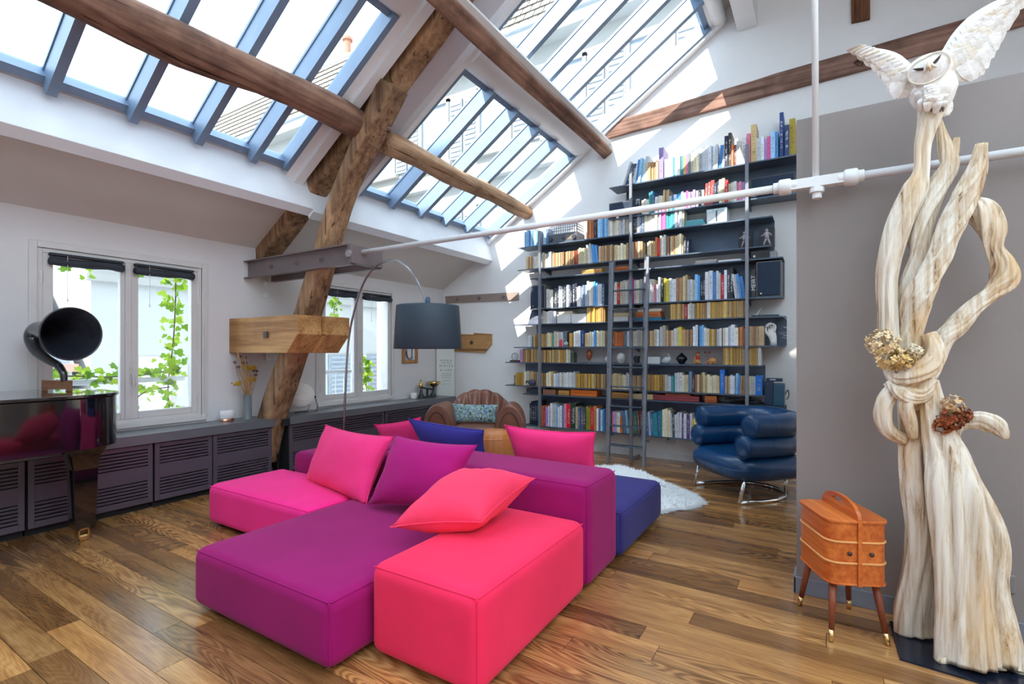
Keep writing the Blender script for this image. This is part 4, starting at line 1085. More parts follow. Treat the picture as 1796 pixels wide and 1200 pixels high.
# ------------------------------------------------------------ brown fluted club armchair
BROWNL = leather('brown_leather', srgb(126,80,62), .30, 160, .3, .2)
AC = Vector((-3.50, 4.86, 0)); fa = atan2(-.88, .48)
ac = thing('club_armchair', 'brown fluted leather club armchair in the corner', 'armchair', AC, fa)
def flute_back(u, v, s):
    """scalloped back, ribs fanning"""
    a = pi*(.02+.96*u); w = .40; h = .46+.34*sin(a)**.8
    return Vector((0,0,0))
def back_pt(u, v):
    a = pi*u                         # around the fan edge
    R = .42; ribs = 1+.035*abs(sin(a*8))
    edge_y = -R*cos(a); edge_z = .36+.45*sin(a)**.75*ribs
    base_y = -R*.86*cos(a); base_z = .30
    t = v
    # front surface (t<.5), over the top, rear surface
    if t <= .5:
        k = t/.5; y = base_y*(1-k)+edge_y*k; z = base_z*(1-k)+edge_z*k
        x = -.20-.12*k+.05*abs(sin(a*8))*sin(pi*min(1, k))**.5
    else:
        k = (t-.5)/.5; y = edge_y*(1-k)+base_y*k; z = edge_z*(1-k)+.05*k
        x = -.34-.07*sin(pi*k)
    return Vector((x, y, z))
MB().grid(back_pt, 97, 25).build('back', BROWNL, ac, world=False, smooth=True)
for sgn in (-1, 1):
    # arm: an oval hoop seen from the front, fluted over the top
    def arm_pt(u, v, sgn=sgn):
        a = 2*pi*u; xx = .36-.60*v
        rib = 1+.045*abs(sin(pi*v*9))
        ry, rz = .165*rib, (.30-.02*v)*rib
        y = ry*cos(a); z = rz*sin(a)*(1.0 if sin(a) > 0 else .9)
        return Vector((xx, sgn*.41+y, .39+z))
    o = MB().grid(arm_pt, 32, 40, closed_u=True).build('arm', BROWNL, ac, world=False, smooth=True)
    fp = MB()
    fp.tube([(.355+.012*(1-s_), sgn*.41, .39) for s_ in (1, .0)], [(.30,.165), (.292,.158)], 32, up=(0,0,1)).build('arm_front', BROWNL, o, world=False, smooth=False, bevel=.006)
    MB().tube([(.372, sgn*.41+.112*cos(a), .38+.235*sin(a)) for a in [2*pi*i/28 for i in range(29)]], .006, 6, cap=False).build('arm_piping', pmat('dark_piping', (.05,.03,.025), .5), o, world=False)
def cush_pt(u, v):
    a = 2*pi*u; t = pi*(v-.5); e = .5
    X = .33*math.copysign(abs(cos(a))**e, cos(a)); Y = .27*math.copysign(abs(sin(a))**e, sin(a)); k = abs(cos(t))**.4
    return Vector((.05+X*k, Y*k, .36+.085*math.copysign(abs(sin(t))**.7, sin(t))))
MB().grid(cush_pt, 48, 16, closed_u=True).build('seat_cushion', BROWNL, ac, world=False, smooth=True)
MB().box(-.30, .33, -.40, .40, .06, .30).build('seat_base', BROWNL, ac, world=False, bevel=.02)
for sx, sy in ((.28,.36), (.28,-.36), (-.26,.34), (-.26,-.34)):
    MB().lathe([(.03,0),(.035,.06)], 12, (sx, sy, 0)).build('foot', SLOTB, ac, world=False)
def tapestry():
    t = NT('patterned_cloth'); v = t.coords((1,1,1))
    vo = t.n('ShaderNodeTexVoronoi'); vo.inputs['Scale'].default_value = 34; t.l(v, vo.inputs['Vector'])
    c = t.ramp(t.noise(v, 24, 4, .6, 1.2), [(.34, srgb(40,60,92)), (.42, srgb(96,120,90)), (.48, srgb(190,214,206)), (.55, srgb(70,96,140)), (.62, srgb(126,160,170)), (.72, srgb(54,62,74))])
    t.l(c, t.p.inputs['Base Color']); t.p.inputs['Roughness'].default_value = .85
    return t.mat
M_ = Matrix.Translation(AC) @ Matrix.Rotation(fa, 4, 'Z')
q = lambda x, y, z: tuple(M_ @ Vector((x, y, z)))
o = cushion('small blue-green patterned cushion on the brown armchair', q(.05,-.30,.455), q(.05,.24,.455), q(-.03,.25,.66), q(-.03,-.31,.67), .10, tapestry(), 31, .004, None)
o.name = 'patterned_cushion'
# fluted tan leather stool
ST = Vector((-2.83, 4.22, 0))
TANL = leather('tan_leather', srgb(190,112,52), .4, 160, .25, .15)
st = thing('leather_stool', 'round fluted tan leather stool between the sofa cushions', 'stool', ST)
MB().lathe([(.185,.03),(.205,.08),(.21,.30),(.20,.42),(.175,.475),(.12,.50),(.05,.505),(.001,.505)], 96, ST, flute=lambda a, r, z: 1+.035*abs(sin(9*a))*min(1, r/.1)).build('drum', TANL, st, smooth=True)
MB().lathe([(.17,0),(.17,.03)], 32, ST).build('base', SLOTB, st)
MB().tube([ST+Vector((.20*cos(a), .20*sin(a), .43)) for a in [2*pi*i/40 for i in range(41)]], .006, 6, cap=False).build('piping', TANL, st)
# small blue bag handle showing beside the armchair
bg = thing('blue_bag', 'small blue thing with a black loop handle on the floor by the armchair', 'bag', at(905, 800, Y=5.62))
G0 = at(905, 800, Y=5.62); G0.z = 0
bg.location = G0
MB().box(G0.x-.09, G0.x+.10, G0.y-.06, G0.y+.06, 0, .30).build('body', pmat('bag_blue', srgb(30,56,110), .6), bg, bevel=.02)
MB().tube([G0+Vector((-.06+.0*i, 0, .29))+Vector((.09*(1-cos(pi*i/10))/2, 0, .14*sin(pi*i/10))) for i in range(11)], .012, 8).build('handle', SLOTB, bg, smooth=True)

# ------------------------------------------------------------ white sheepskin rug
edge = [(-1.95,5.40),(-1.78,5.33),(-1.585,5.22),(-1.42,5.06),(-1.205,4.88),(-1.05,4.74),(-.96,4.68),(-.86,4.52),(-.85,4.40),(-.92,4.27),(-1.0,4.16),(-1.09,4.03),(-1.18,3.95),(-1.5,3.93),(-1.9,3.95),(-2.2,4.1),(-2.32,4.45),(-2.3,4.9),(-2.15,5.25)]
cen = Vector((-1.6, 4.6, 0))
E = catmull([(*e_, 0) for e_ in edge]+[(*edge[0], 0)], 8)
def rug_pt(u, v):
    e_ = Vector(E[int(round(u*(len(E)-1)))]); k = v
    w = 1+.018*noise.noise(Vector((e_.x*9, e_.y*9, 0)))+.012*noise.noise(Vector((e_.x*40, e_.y*40, 3)))
    q_ = cen+(e_-cen)*k*(w if k > .9 else 1)
    h = .045*(1-k**6)+.012*noise.noise(Vector((q_.x*14, q_.y*14, 0)))*(1 if k < .99 else 0)
    return Vector((q_.x, q_.y, max(.002, .004+h)))
FURM = pmat('sheepskin', (.93,.93,.93), .95, var=.03, bump=.6, bscale=90, sheen=.4)
rg = thing('sheepskin_rug', 'white sheepskin rug on the floor by the navy seat', 'rug', (cen.x, cen.y, 0))
MB().grid(rug_pt, len(E), 18).build('pelt', FURM, rg, smooth=True)
fur = MB(); rn = random.Random(5)
for i in range(9000):
    u = rn.random(); v = sqrt(rn.random())
    if i < 2500: v = rn.uniform(.95, 1.0)
    b_ = rug_pt(u, v); dr = (b_-cen); dr.z = 0
    dr = dr.normalized()*rn.uniform(.01, .045)+Vector((rn.uniform(-.02,.02), rn.uniform(-.02,.02), rn.uniform(.008,.03)*(1 if v < .95 else .2)))
    sd = Vector((-dr.y, dr.x, 0)).normalized()*.0035
    fur.add([b_-sd, b_+sd, b_+dr], [(0,1,2)])
o = fur.build('fur', FURM, rg); o['kind'] = 'stuff'
# ------------------------------------------------------------ steel bookcase: bent trays on uprights
SHY0, SHY1 = 5.80, 6.085
STEEL = pmat('blackened_steel', (.095,.130,.185), .36, metal=.30, var=.18, vscale=3)
STEELG = pmat('grey_steel', (.24,.25,.285), .36, metal=.35, var=.08)
bk = thing('bookcase', 'wide dark steel bookcase of stacked trays covering the end wall', 'bookcase', (-2.0, 5.95, 0))
TR = {  # top z, bottom z, left, right, left end of the back sheet
 'A': (3.293, 2.908, -2.20, -.10, -2.08), 'B': (2.703, 2.400, -3.50, -.43, -3.30), 'C': (2.271, 1.866, -3.31, -.336, -3.29),
 'D': (1.663, 1.359, -3.56, -.315, -3.36), 'E': (1.153, .840, -3.70, -.52, -3.54), 'F': (.731, .314, -3.42, -.316, -3.30)}
for k, (zt_, zb_, x0, x1, xb) in TR.items():
    T = .006
    m = MB().box(x0, x1, SHY0, SHY1, zt_-T, zt_).box(x0, x1, SHY0, SHY1, zb_-T, zb_).box(xb, x1, SHY1-.006, SHY1, zb_, zt_-T)
    m.box(x0, x1, SHY0, SHY0+.004, zt_-.014, zt_-T).box(x0, x1, SHY0, SHY0+.004, zb_-.014, zb_-T)
    t_ = m.build('tray', STEEL, bk)
    for xx in (-3.139, -1.915, -.665):
        if x0 < xx < x1:
            MB().prism([(xx-.006,SHY0,zb_-.006), (xx-.006,SHY1,zb_-.006), (xx-.006,SHY1,zb_-.07)], (.012,0,0)).build('bracket', STEEL, t_)
for xx, z0, z1 in ((-3.139,.30,2.876), (-1.915,.0,3.43), (-.665,.0,3.47)):
    u_ = MB().box(xx-.017, xx+.017, 5.745, 5.779, z0, z1).build('upright', STEELG, bk, bevel=.002)
    MB().box(xx-.010, xx+.010, 5.779, YB-.005, z1-.022, z1-.002).build('top_arm', STEELG, u_)
    for k, (zt_, zb_, x0, x1, xb) in TR.items():
        if x0 < xx < x1 and zb_ < z1: MB().box(xx-.012, xx+.012, 5.779, SHY0, zb_-.014, zb_).build('tray_arm', STEELG, u_)
    if z0 == 0: MB().box(xx-.012, xx+.012, 5.779, YB-.02, 0.004, .03).box(xx-.012, xx+.012, 5.779, YB-.02, .28, .30).build('foot_arm', STEELG, u_)
# ladder hooked on the shelves
ld = thing('library_ladder', 'grey steel library ladder leaning on the bookcase', 'ladder', (-1.9, 5.56, 0))
def lad(x, z, dy=0): return Vector((x, 5.545+.165*z/2.4+dy, z))
def bar(m, a, b, hx, hy): 
    vs_ = [p_+Vector((sx*hx, sy*hy, 0)) for p_ in (a, b) for sx, sy in ((-1,-1),(1,-1),(1,1),(-1,1))]
    return m.add(vs_, [(3,2,1,0),(4,5,6,7)]+[(j, (j+1) % 4, 4+(j+1) % 4, 4+j) for j in range(4)])
for x_, zt_ in ((-2.115, 2.36), (-1.695, 2.385)):
    bar(MB(), lad(x_, 0), lad(x_, zt_), .015, .021).build('rail', STEELG, ld)
    MB().tube([lad(x_, zt_-.01), lad(x_, zt_+.02, .05), lad(x_, zt_-.04, .10)], .009, 8).build('hook', STEEL, ld)
    for i, zz in enumerate((.44, 1.12, 1.79, 2.24)):
        MB().lathe([(.012,0),(.012,.012)], 8, lad(x_+(.02 if x_ > -1.9 else -.02), zz), Matrix.Rotation(pi/2 if x_ > -1.9 else -pi/2, 3, 'Y')).build('bolt', STEEL, ld)
for x_, z0, z1 in ((-2.165, .30, 2.37), (-1.735, .26, 2.42)):
    bar(MB(), lad(x_, z0, .07), lad(x_, z1, .05), .013, .016).build('hanger_rail', STEELG, ld)
    MB().box(x_-.012, x_+.062, 5.66, 5.69, z0+.0, z0+.02).build('hanger_foot', STEEL, ld)
for i in range(10):
    zz = 2.24-i*.2255
    a, b = lad(-2.10, zz), lad(-1.71, zz)
    MB().box(a.x, b.x, a.y-.035, a.y+.045, zz-.008, zz+.008).build('tread', pmat('ladder_tread', (.10,.135,.17), .22, metal=.6), ld, bevel=.004)

# ------------------------------------------------------------ books
def book_cover():
    t = NT('book_cover'); at_ = t.n('ShaderNodeAttribute', attribute_name='cover'); uv = t.n('ShaderNodeUVMap')
    sx = t.n('ShaderNodeSeparateXYZ'); t.l(uv.outputs[0], sx.inputs[0])
    lum = t.n('ShaderNodeRGBToBW'); t.l(at_.outputs[0], lum.inputs[0])
    ink = t.ramp(lum.outputs[0], [(.16, (.80,.80,.78)), (.20, (.10,.09,.09))])
    cv = t.n('ShaderNodeCombineXYZ')
    m1 = t.n('ShaderNodeMath', operation='MULTIPLY', i_1=2.2); t.l(sx.outputs[0], m1.inputs[0]); t.l(m1.outputs[0], cv.inputs[0])
    m2 = t.n('ShaderNodeMath', operation='MULTIPLY', i_1=26.0); t.l(sx.outputs[1], m2.inputs[0]); t.l(m2.outputs[0], cv.inputs[1])
    m3 = t.n('ShaderNodeMath', operation='MULTIPLY', i_1=91.0); t.l(at_.outputs['Fac'], m3.inputs[0]); t.l(m3.outputs[0], cv.inputs[2])
    nz = t.noise(cv.outputs[0], 1.0, 2, .6)
    letters = t.ramp(nz, [(.50, (0,0,0)), (.56, (1,1,1))])
    win = t.ramp(sx.outputs[1], [(.0, (0,0,0)), (.18, (0,0,0)), (.22, (1,1,1)), (.80, (1,1,1)), (.84, (0,0,0))])
    winu = t.ramp(sx.outputs[0], [(.22, (0,0,0)), (.30, (1,1,1)), (.70, (1,1,1)), (.78, (0,0,0))])
    f = t.mix(1.0, t.mix(1.0, letters, win, 'MULTIPLY'), winu, 'MULTIPLY')
    bw = t.n('ShaderNodeRGBToBW'); t.l(f, bw.inputs[0]); h = t.n('ShaderNodeMath', operation='MULTIPLY', i_1=.6); t.l(bw.outputs[0], h.inputs[0])
    c = t.mix(h.outputs[0], at_.outputs[0], ink)
    t.l(c, t.p.inputs['Base Color']); t.p.inputs['Roughness'].default_value = .45
    return t.mat
COVER = book_cover(); PAGES = pmat('book_pages', (.74,.69,.58), .9, var=.08, bump=.3, bscale=300)
def book_geo(w, d, h):
    """boards, spine and pages: boxes as (x0,x1,y0,y1,z0,z1,slot), spine towards -y"""
    b = .0022
    return [(-w/2, -w/2+b, 0, d, 0, h, 0), (w/2-b, w/2, 0, d, 0, h, 0), (-w/2, w/2, -.002, b, 0, h, 0), (-w/2+b, w/2-b, b, d-.004, .002, h-.004, 1)]
BF = [(0,2,3,1),(4,5,7,6),(0,1,5,4),(2,6,7,3),(0,4,6,2),(1,3,7,5)]
class BookMesh:
    def __init__(s): s.v = []; s.f = []; s.m = []; s.c = []; s.u = []
    def put(s, w, d, h, col, M):
        for x0, x1, y0, y1, z0, z1, sl in book_geo(w, d, h):
            o = len(s.v); L_ = [(x, y, z) for z in (z0, z1) for y in (y0, y1) for x in (x0, x1)]
            s.v += [tuple(M @ Vector(q)) for q in L_]
            for f in BF:
                s.f.append(tuple(i+o for i in f)); s.m.append(sl)
                for i in f: s.c.append(col); s.u.append((L_[i][0]/w+.5, L_[i][2]/h))
    def build(s, name):
        me = bpy.data.meshes.new(name); me.from_pydata(s.v, [], s.f)
        me.materials.append(COVER); me.materials.append(PAGES)
        me.polygons.foreach_set('material_index', s.m)
        ca = me.color_attributes.new('cover', 'FLOAT_COLOR', 'CORNER')
        ca.data.foreach_set('color', [q for c in s.c for q in (*c, 1)])
        uv = me.uv_layers.new(name='spine'); uv.data.foreach_set('uv', [q for c in s.u for q in c])
        o = bpy.data.objects.new(name, me); COL.objects.link(o); return o
PAL = {  # kind: (colour word, sRGB)
 'o': [('ochre',(190,146,74)),('golden yellow',(202,160,70)),('brown',(150,112,66)),('tan',(190,160,112)),('ochre',(176,132,70)),('beige',(214,192,146)),('golden yellow',(196,152,60))],
 't': [('tan',(178,140,98)),('brown',(150,110,78)),('tan',(196,160,116)),('beige',(206,182,146))],
 'w': [('white',(226,226,226)),('cream',(222,214,192)),('white',(212,216,224)),('beige',(206,196,172)),('pale grey',(190,194,200))],
 'c': [('cream',(224,212,178)),('beige',(210,194,156)),('cream',(232,222,190)),('tan',(200,170,120))],
 'b': [('blue',(64,126,186)),('pale blue',(150,194,218)),('white',(218,224,230)),('slate blue',(96,122,156)),('white',(206,214,220)),('blue',(52,100,160))],
 'l': [('pale blue',(130,184,226)),('pale blue',(150,196,230)),('blue',(80,150,214))],
 'g': [('dark grey',(66,72,84)),('pale grey',(176,182,190)),('black',(34,38,48)),('white',(214,216,218)),('slate blue',(84,98,120))],
 'd': [('black',(28,30,38)),('dark grey',(58,60,70)),('dark brown',(70,54,48)),('navy',(32,40,72))],
 'r': [('red',(200,44,52)),('brown',(128,72,58)),('red',(178,52,50)),('orange',(206,110,62))],
 'p': [('pink',(222,130,160)),('white',(226,220,224)),('pink',(214,90,150)),('lavender',(178,150,204))],
 'y': [('yellow',(210,190,60)),('olive',(150,140,40)),('cream',(226,216,176))],
 'k': [('teal',(40,136,150)),('teal',(60,160,160)),('blue',(36,100,150)),('dark grey',(60,72,80))],
 'e': [('dark green',(36,72,60)),('teal',(44,110,104)),('dark green',(40,90,60))],
 'v': [('purple',(112,52,130)),('white',(222,220,226)),('purple',(92,54,120)),('white',(214,214,220))],
 'n': [('orange',(208,120,60)),('tan',(196,150,104)),('orange',(196,104,60))],
 'm': [('white',(220,220,220)),('blue',(56,108,168)),('cream',(222,210,180)),('grey',(110,116,126)),('yellow',(206,184,70)),('teal',(60,144,156)),('pink',(214,110,150)),('tan',(180,146,104)),('red',(190,60,60)),('pale blue',(150,190,216))]}
#        row: z, name, [(px from, px to, kind, height, lean)]
ROWS = [
 (3.293, 'top shelf', [(1093,1111,'g',.27,.32),(1111,1133,'b',.29,.12),(1133,1155,'t',.22,0),(1156,1164,'V',.36,0),(1165,1180,'b',.23,0),(1180,1211,'m',.23,0),(1211,1226,'c',.25,0),(1226,1232,'g',.27,0),(1232,1259,'w',.27,0),(1259,1270,'b',.26,.1),(1271,1283,'d',.37,0),(1283,1291,'r',.24,0),(1291,1302,'w',.27,0),(1302,1309,'p',.30,0),(1309,1316,'p',.33,0),(1317,1327,'T',.40,0),(1327,1340,'b',.25,0),(1340,1352,'p',.24,0),(1352,1365,'l',.28,0),(1367,1374,'N',.47,0),(1376,1384,'N',.32,0),(1384,1395,'O',.38,0)]),
 (2.908, 'second shelf from the top', [(1125,1138,'w',.19,0),(1138,1148,'k',.27,0),(1148,1161,'w',.20,.05),(1162,1172,'t',.25,.05),(1173,1186,'b',.19,0),(1186,1199,'l',.20,0),(1199,1220,'p',.20,0),(1220,1235,'g',.19,0),(1235,1250,'r',.27,.06),(1250,1261,'d',.26,.05),(1261,1271,'c',.29,0),(1271,1277,'r',.26,0),(1277,1292,'w',.22,0),(1292,1306,'p',.22,0)]),
 (2.703, 'third shelf from the top', [(920,944,'l',.22,0),(949,963,'b',.20,0),(1030,1041,'n',.30,0),(1042,1049,'d',.26,0),(1049,1066,'l',.26,0),(1066,1103,'w',.22,0),(1110,1130,'g',.22,0),(1130,1157,'w',.24,0),(1157,1168,'p',.25,0),(1168,1184,'k',.23,0),(1184,1200,'w',.23,0)]),
 (2.400, 'fourth shelf from the top', [(922,934,'t',.17,0),(934,944,'w',.17,0),(949,970,'w',.20,0),(970,1008,'t',.18,0),(1008,1013,'r',.19,0),(1013,1031,'c',.21,0),(1031,1040,'w',.25,-.12),(1040,1049,'l',.24,-.12),(1049,1075,'t',.20,0),(1076,1102,'c',.20,0),(1109,1127,'t',.20,0),(1135,1150,'c',.19,0),(1150,1157,'r',.23,0),(1157,1168,'w',.24,0),(1168,1184,'t',.22,0),(1184,1198,'c',.23,0),(1198,1207,'d',.19,.05)]),
 (1.866, 'tall-book shelf', [(958,970,'w',.26,0),(970,1004,'g',.28,0),(1004,1012,'d',.30,0),(1012,1022,'w',.25,0),(1022,1030,'b',.26,0),(1016,1016,'y',.2,0),(1030,1041,'w',.31,0),(1041,1048,'l',.30,0),(1048,1060,'g',.28,0),(1074,1082,'w',.28,0),(1082,1087,'r',.26,0),(1087,1104,'w',.30,0),(1108,1112,'P',.30,0),(1112,1126,'w',.29,0),(1135,1147,'w',.27,0),(1147,1155,'p',.23,0),(1155,1163,'g',.29,0),(1164,1173,'y',.27,0),(1173,1186,'b',.27,0),(1186,1198,'t',.27,0),(1198,1206,'c',.31,0),(1206,1219,'w',.25,0),(1219,1228,'l',.29,0),(1228,1237,'d',.27,0),(1237,1243,'w',.31,0),(1243,1250,'w',.34,0),(1250,1256,'b',.30,0),(1256,1264,'w',.31,0),(1264,1270,'R',.27,0),(1270,1275,'w',.31,0),(1275,1286,'d',.33,0),(1289,1297,'v',.26,-.12),(1297,1308,'l',.26,-.14)]),
 (1.663, 'shelf under the tall books', [(952,976,'w',.17,0),(1030,1061,'o',.185,0),(1176,1200,'o',.175,0),(1200,1206,'r',.18,0),(1206,1218,'w',.18,0),(1218,1240,'o',.175,0),(1240,1246,'w',.18,0),(1246,1308,'o',.178,0)]),
 (1.359, 'shelf with the white hand', [(927,934,'w',.155,0),(935,944,'o',.165,0),(949,960,'o',.17,0),(960,968,'c',.18,0),(968,972,'k',.18,0),(972,988,'w',.20,0),(998,1005,'o',.17,0),(1007,1018,'w',.205,0),(1020,1025,'N',.20,0),(1026,1034,'c',.17,0),(1034,1042,'w',.19,0),(1042,1046,'l',.20,0),(1046,1061,'c',.205,0),(1073,1078,'r',.175,0),(1078,1096,'n',.18,0),(1096,1104,'b',.19,0),(1108,1126,'w',.19,0),(1135,1147,'t',.18,0),(1147,1156,'w',.21,0),(1157,1167,'w',.235,0),(1167,1181,'t',.18,0),(1181,1191,'w',.215,0),(1191,1196,'y',.215,0),(1196,1214,'t',.185,0),(1215,1224,'w',.24,0),(1227,1234,'l',.235,0),(1234,1244,'w',.21,0),(1244,1257,'o',.185,0),(1257,1266,'w',.20,0),(1268,1282,'w',.21,0),(1282,1289,'w',.245,0),(1289,1295,'w',.20,0),(1295,1308,'n',.20,0),(1314,1340,'t',.205,0)]),
 (1.153, 'ornament shelf', [(912,918,'p',.175,0),(918,944,'o',.17,0),(948,957,'t',.16,0),(957,993,'o',.165,0),(993,1000,'w',.17,0),(1268,1307,'o',.195,0),(1314,1330,'o',.195,0),(1330,1335,'w',.195,0)]),
 (.840, 'shelf under the ornaments', [(901,904,'d',.14,0),(904,920,'o',.165,0),(920,929,'w',.19,0),(929,943,'t',.185,0),(948,959,'o',.165,0),(959,972,'c',.195,0),(972,997,'w',.185,0),(997,1009,'w',.20,0),(1009,1061,'o',.175,0),(1073,1084,'c',.19,0),(1084,1098,'c',.185,0),(1098,1104,'w',.20,0),(1108,1135,'t',.17,0),(1135,1167,'o',.185,0),(1167,1177,'w',.19,0),(1178,1182,'k',.19,0),(1183,1197,'w',.215,0),(1197,1200,'v',.20,0),(1200,1208,'c',.19,0),(1209,1214,'b',.23,0),(1214,1219,'d',.20,0),(1219,1230,'t',.20,0),(1230,1236,'c',.22,0),(1236,1262,'c',.20,0),(1263,1271,'B',.26,0),(1271,1281,'t',.19,0),(1281,1289,'w',.20,0),(1289,1298,'b',.23,.04),(1298,1308,'t',.20,.04),(1314,1325,'w',.20,0),(1325,1337,'B',.205,0)]),
 (.314, 'lowest shelf', [(928,943,'d',.31,0),(948,957,'r',.26,0),(957,966,'p',.28,0),(966,972,'w',.31,0),(972,988,'b',.29,0),(988,993,'p',.30,0),(993,1000,'R',.30,0),(1000,1009,'E',.32,0),(1009,1014,'t',.28,0),(1014,1027,'g',.28,0),(1027,1036,'y',.30,0),(1036,1041,'R',.29,0),(1041,1047,'n',.30,0),(1047,1061,'b',.28,0),(1073,1080,'p',.27,0),(1080,1088,'w',.26,0),(1088,1093,'n',.22,-.08),(1093,1104,'b',.27,-.10),(1108,1114,'n',.25,-.1),(1114,1120,'e',.26,-.1),(1120,1131,'r',.27,-.08),(1135,1146,'b',.28,-.06),(1146,1154,'k',.28,-.05),(1154,1162,'k',.29,-.03),(1162,1176,'c',.32,0),(1176,1192,'g',.29,-.03),(1192,1199,'v',.29,0),(1199,1214,'v',.28,0),(1214,1222,'y',.25,0),(1222,1240,'m',.27,0)])]
SPEC = {'V': ('lavender',(150,132,190)), 'T': ('tan',(200,172,120)), 'N': ('navy',(34,62,120)), 'O': ('olive gold',(160,140,44)), 'P': ('magenta',(196,60,150)), 'R': ('red',(206,34,44)), 'B': ('bright blue',(30,110,200)), 'E': ('dark green',(30,64,50))}
books = []
rb = random.Random(21)
for zi, (z, rname, runs) in enumerate(ROWS):
    for pa, pb, kd, h, lean in runs:
        if pb <= pa: continue
        ya = proj((-2, SHY0+.02, z))[1]
        xa = at(pa, 600, Y=SHY0+.03).x; xb_ = at(pb, 600, Y=SHY0+.03).x
        if kd in SPEC: n_ = 1
        else:
            w0 = {'o': .017, 't': .018, 'c': .024, 'w': .027, 'l': .028, 'n': .02}.get(kd, .026)
            if z in (3.293, 1.866, .314): w0 = max(w0, .029)
            n_ = max(1, round((xb_-xa)/w0))
        ws = [rb.uniform(.75, 1.25) for _ in range(n_)]; tot = sum(ws); x = xa
        for i in range(n_):
            w = (xb_-xa)*ws[i]/tot
            cn, cc = SPEC[kd] if kd in SPEC else PAL[kd][rb.randrange(len(PAL[kd]))]
            hj = h*(rb.uniform(.985, 1.01) if kd in 'ot' else rb.uniform(.90, 1.03) if kd not in SPEC else 1)
            vv_ = rb.uniform(.84, 1.28)
            col = tuple(min(1, max(0, c_*vv_)) for c_ in srgb(*cc))
            dp = min(.235, hj*rb.uniform(.66, .76))
            books.append(dict(x=x+w/2, z=z, w=max(.006, w-.0012), h=hj, d=dp, col=col, cn=cn, lean=lean, row=rname, zi=zi, y=SHY0+.015+rb.uniform(0, .03)))
            x += w
for b in books:
    dd = proj((b['x'], b['y'], b['z']))[2]; b['size'] = b['w']*b['h']/dd/dd
big = set(id(b) for b in sorted(books, key=lambda b: -b['size'])[:300])
ORD = ['first','second','third','fourth','fifth','sixth','seventh','eighth','ninth','tenth','eleventh','twelfth','thirteenth','fourteenth','fifteenth','sixteenth','seventeenth','eighteenth','nineteenth','twentieth','twenty-first','twenty-second','twenty-third','twenty-fourth','twenty-fifth','twenty-sixth','twenty-seventh','twenty-eighth','twenty-ninth','thirtieth']
cnt = {}; rest_b = BookMesh()
tots = {}
for b in books: tots[(b['zi'], b['cn'])] = tots.get((b['zi'], b['cn']), 0)+1
for b in books:
    key = (b['zi'], b['cn']); cnt[key] = cnt.get(key, 0)+1
    lz = b['w']/2*abs(sin(b['lean']))+.0006
    M_ = Matrix.Translation((b['x'], b['y'], b['z']+lz)) @ Matrix.Rotation(b['lean'], 4, 'Y')
    if id(b) in big:
        m = BookMesh(); m.put(b['w'], b['d'], b['h'], b['col'], Matrix())
        o = m.build('book'); o.matrix_world = M_
        o.location = M_.to_translation(); o.rotation_euler = (0, b['lean'], 0)
        k = cnt[key]
        wd_ = ('only' if tots[key] == 1 else (ORD[k-1] if k <= 30 else str(k)+'th'))
        tag(o, f"{b['cn']} book on the {b['row']}, {wd_} {'one of that colour' if tots[key] == 1 else 'of that colour from left'}", 'book', 'books in the steel bookcase')
    else: rest_b.put(b['w'], b['d'], b['h'], b['col'], M_)
o = rest_b.build('small_books'); tag(o, 'many smaller books packed along the bookcase shelves', 'books', None, 'stuff')

# ------------------------------------------------------------ other things on the shelves
def sx_(px): return at(px, 600, Y=SHY0+.03).x
def sbox_(name, lab, cat, px0, px1, z0, z1, y0, y1, mat, bevel=.003, group=None, tilt=0):
    x0, x1 = sx_(px0), sx_(px1)
    return tag(MB().box(x0, x1, y0, y1, z0, z1).build(name, mat, bevel=bevel), lab, cat, group)
SPK = pmat('speaker_case', (.060,.062,.070), .5, var=.1); GRI = pmat('speaker_grille', (.018,.034,.070), .8, var=.2, vscale=60, bump=.5, bscale=400)
SPKG = pmat('speaker_wood', (.16,.15,.14), .5, var=.1)
def speaker(lab, px0, px1, z, h, case, d=.22):
    x0, x1 = sx_(px0), sx_(px1); y0 = SHY0+.02
    s = thing('loudspeaker', lab, 'speaker', ((x0+x1)/2, y0+d/2, z), group='bookcase loudspeakers')
    MB().box(x0, x1, y0+.012, y0+d, z, z+h).build('case', case, s, bevel=.005)
    MB().box(x0+.014, x1-.014, y0, y0+.014, z+.014, z+h-.014).build('grille', GRI, s, bevel=.006)
    MB().box(x0+.04, x0+.055, y0-.003, y0, z+.03, z+.045).build('badge', pmat('badge_gold', (.7,.6,.3), .3, metal=.8), s)
    return s
speaker('long black speaker box at the left end of the second shelf from the top', 1068, 1122, 2.909, .20, SPK)
speaker('wide black speaker lying on its side under the top shelf at the right', 1316, 1394, 2.909, .22, SPK)
speaker('narrow black speaker at the left end of the tall book shelf', 930, 956, 1.867, .315, SPKG)
sp_ = speaker('upright grey speaker with a blue-black front at the right of the tall books', 1326, 1371, 1.867, .375, SPKG)
bl = tag(MB().box(sx_(1319), sx_(1325), SHY0+.02, SHY0+.20, 1.867, 2.16).build('dark_folder', SPK, bevel=.002), 'slim dark folder with white lettering beside the upright grey speaker', 'folder')
xm = (sx_(1319)+sx_(1325))/2
text_obj('MEIRT', .060, Matrix(((0,-1,0,xm),(0,0,-1,SHY0+.0185),(1,0,0,2.02),(0,0,0,1))), PLATE, bl)
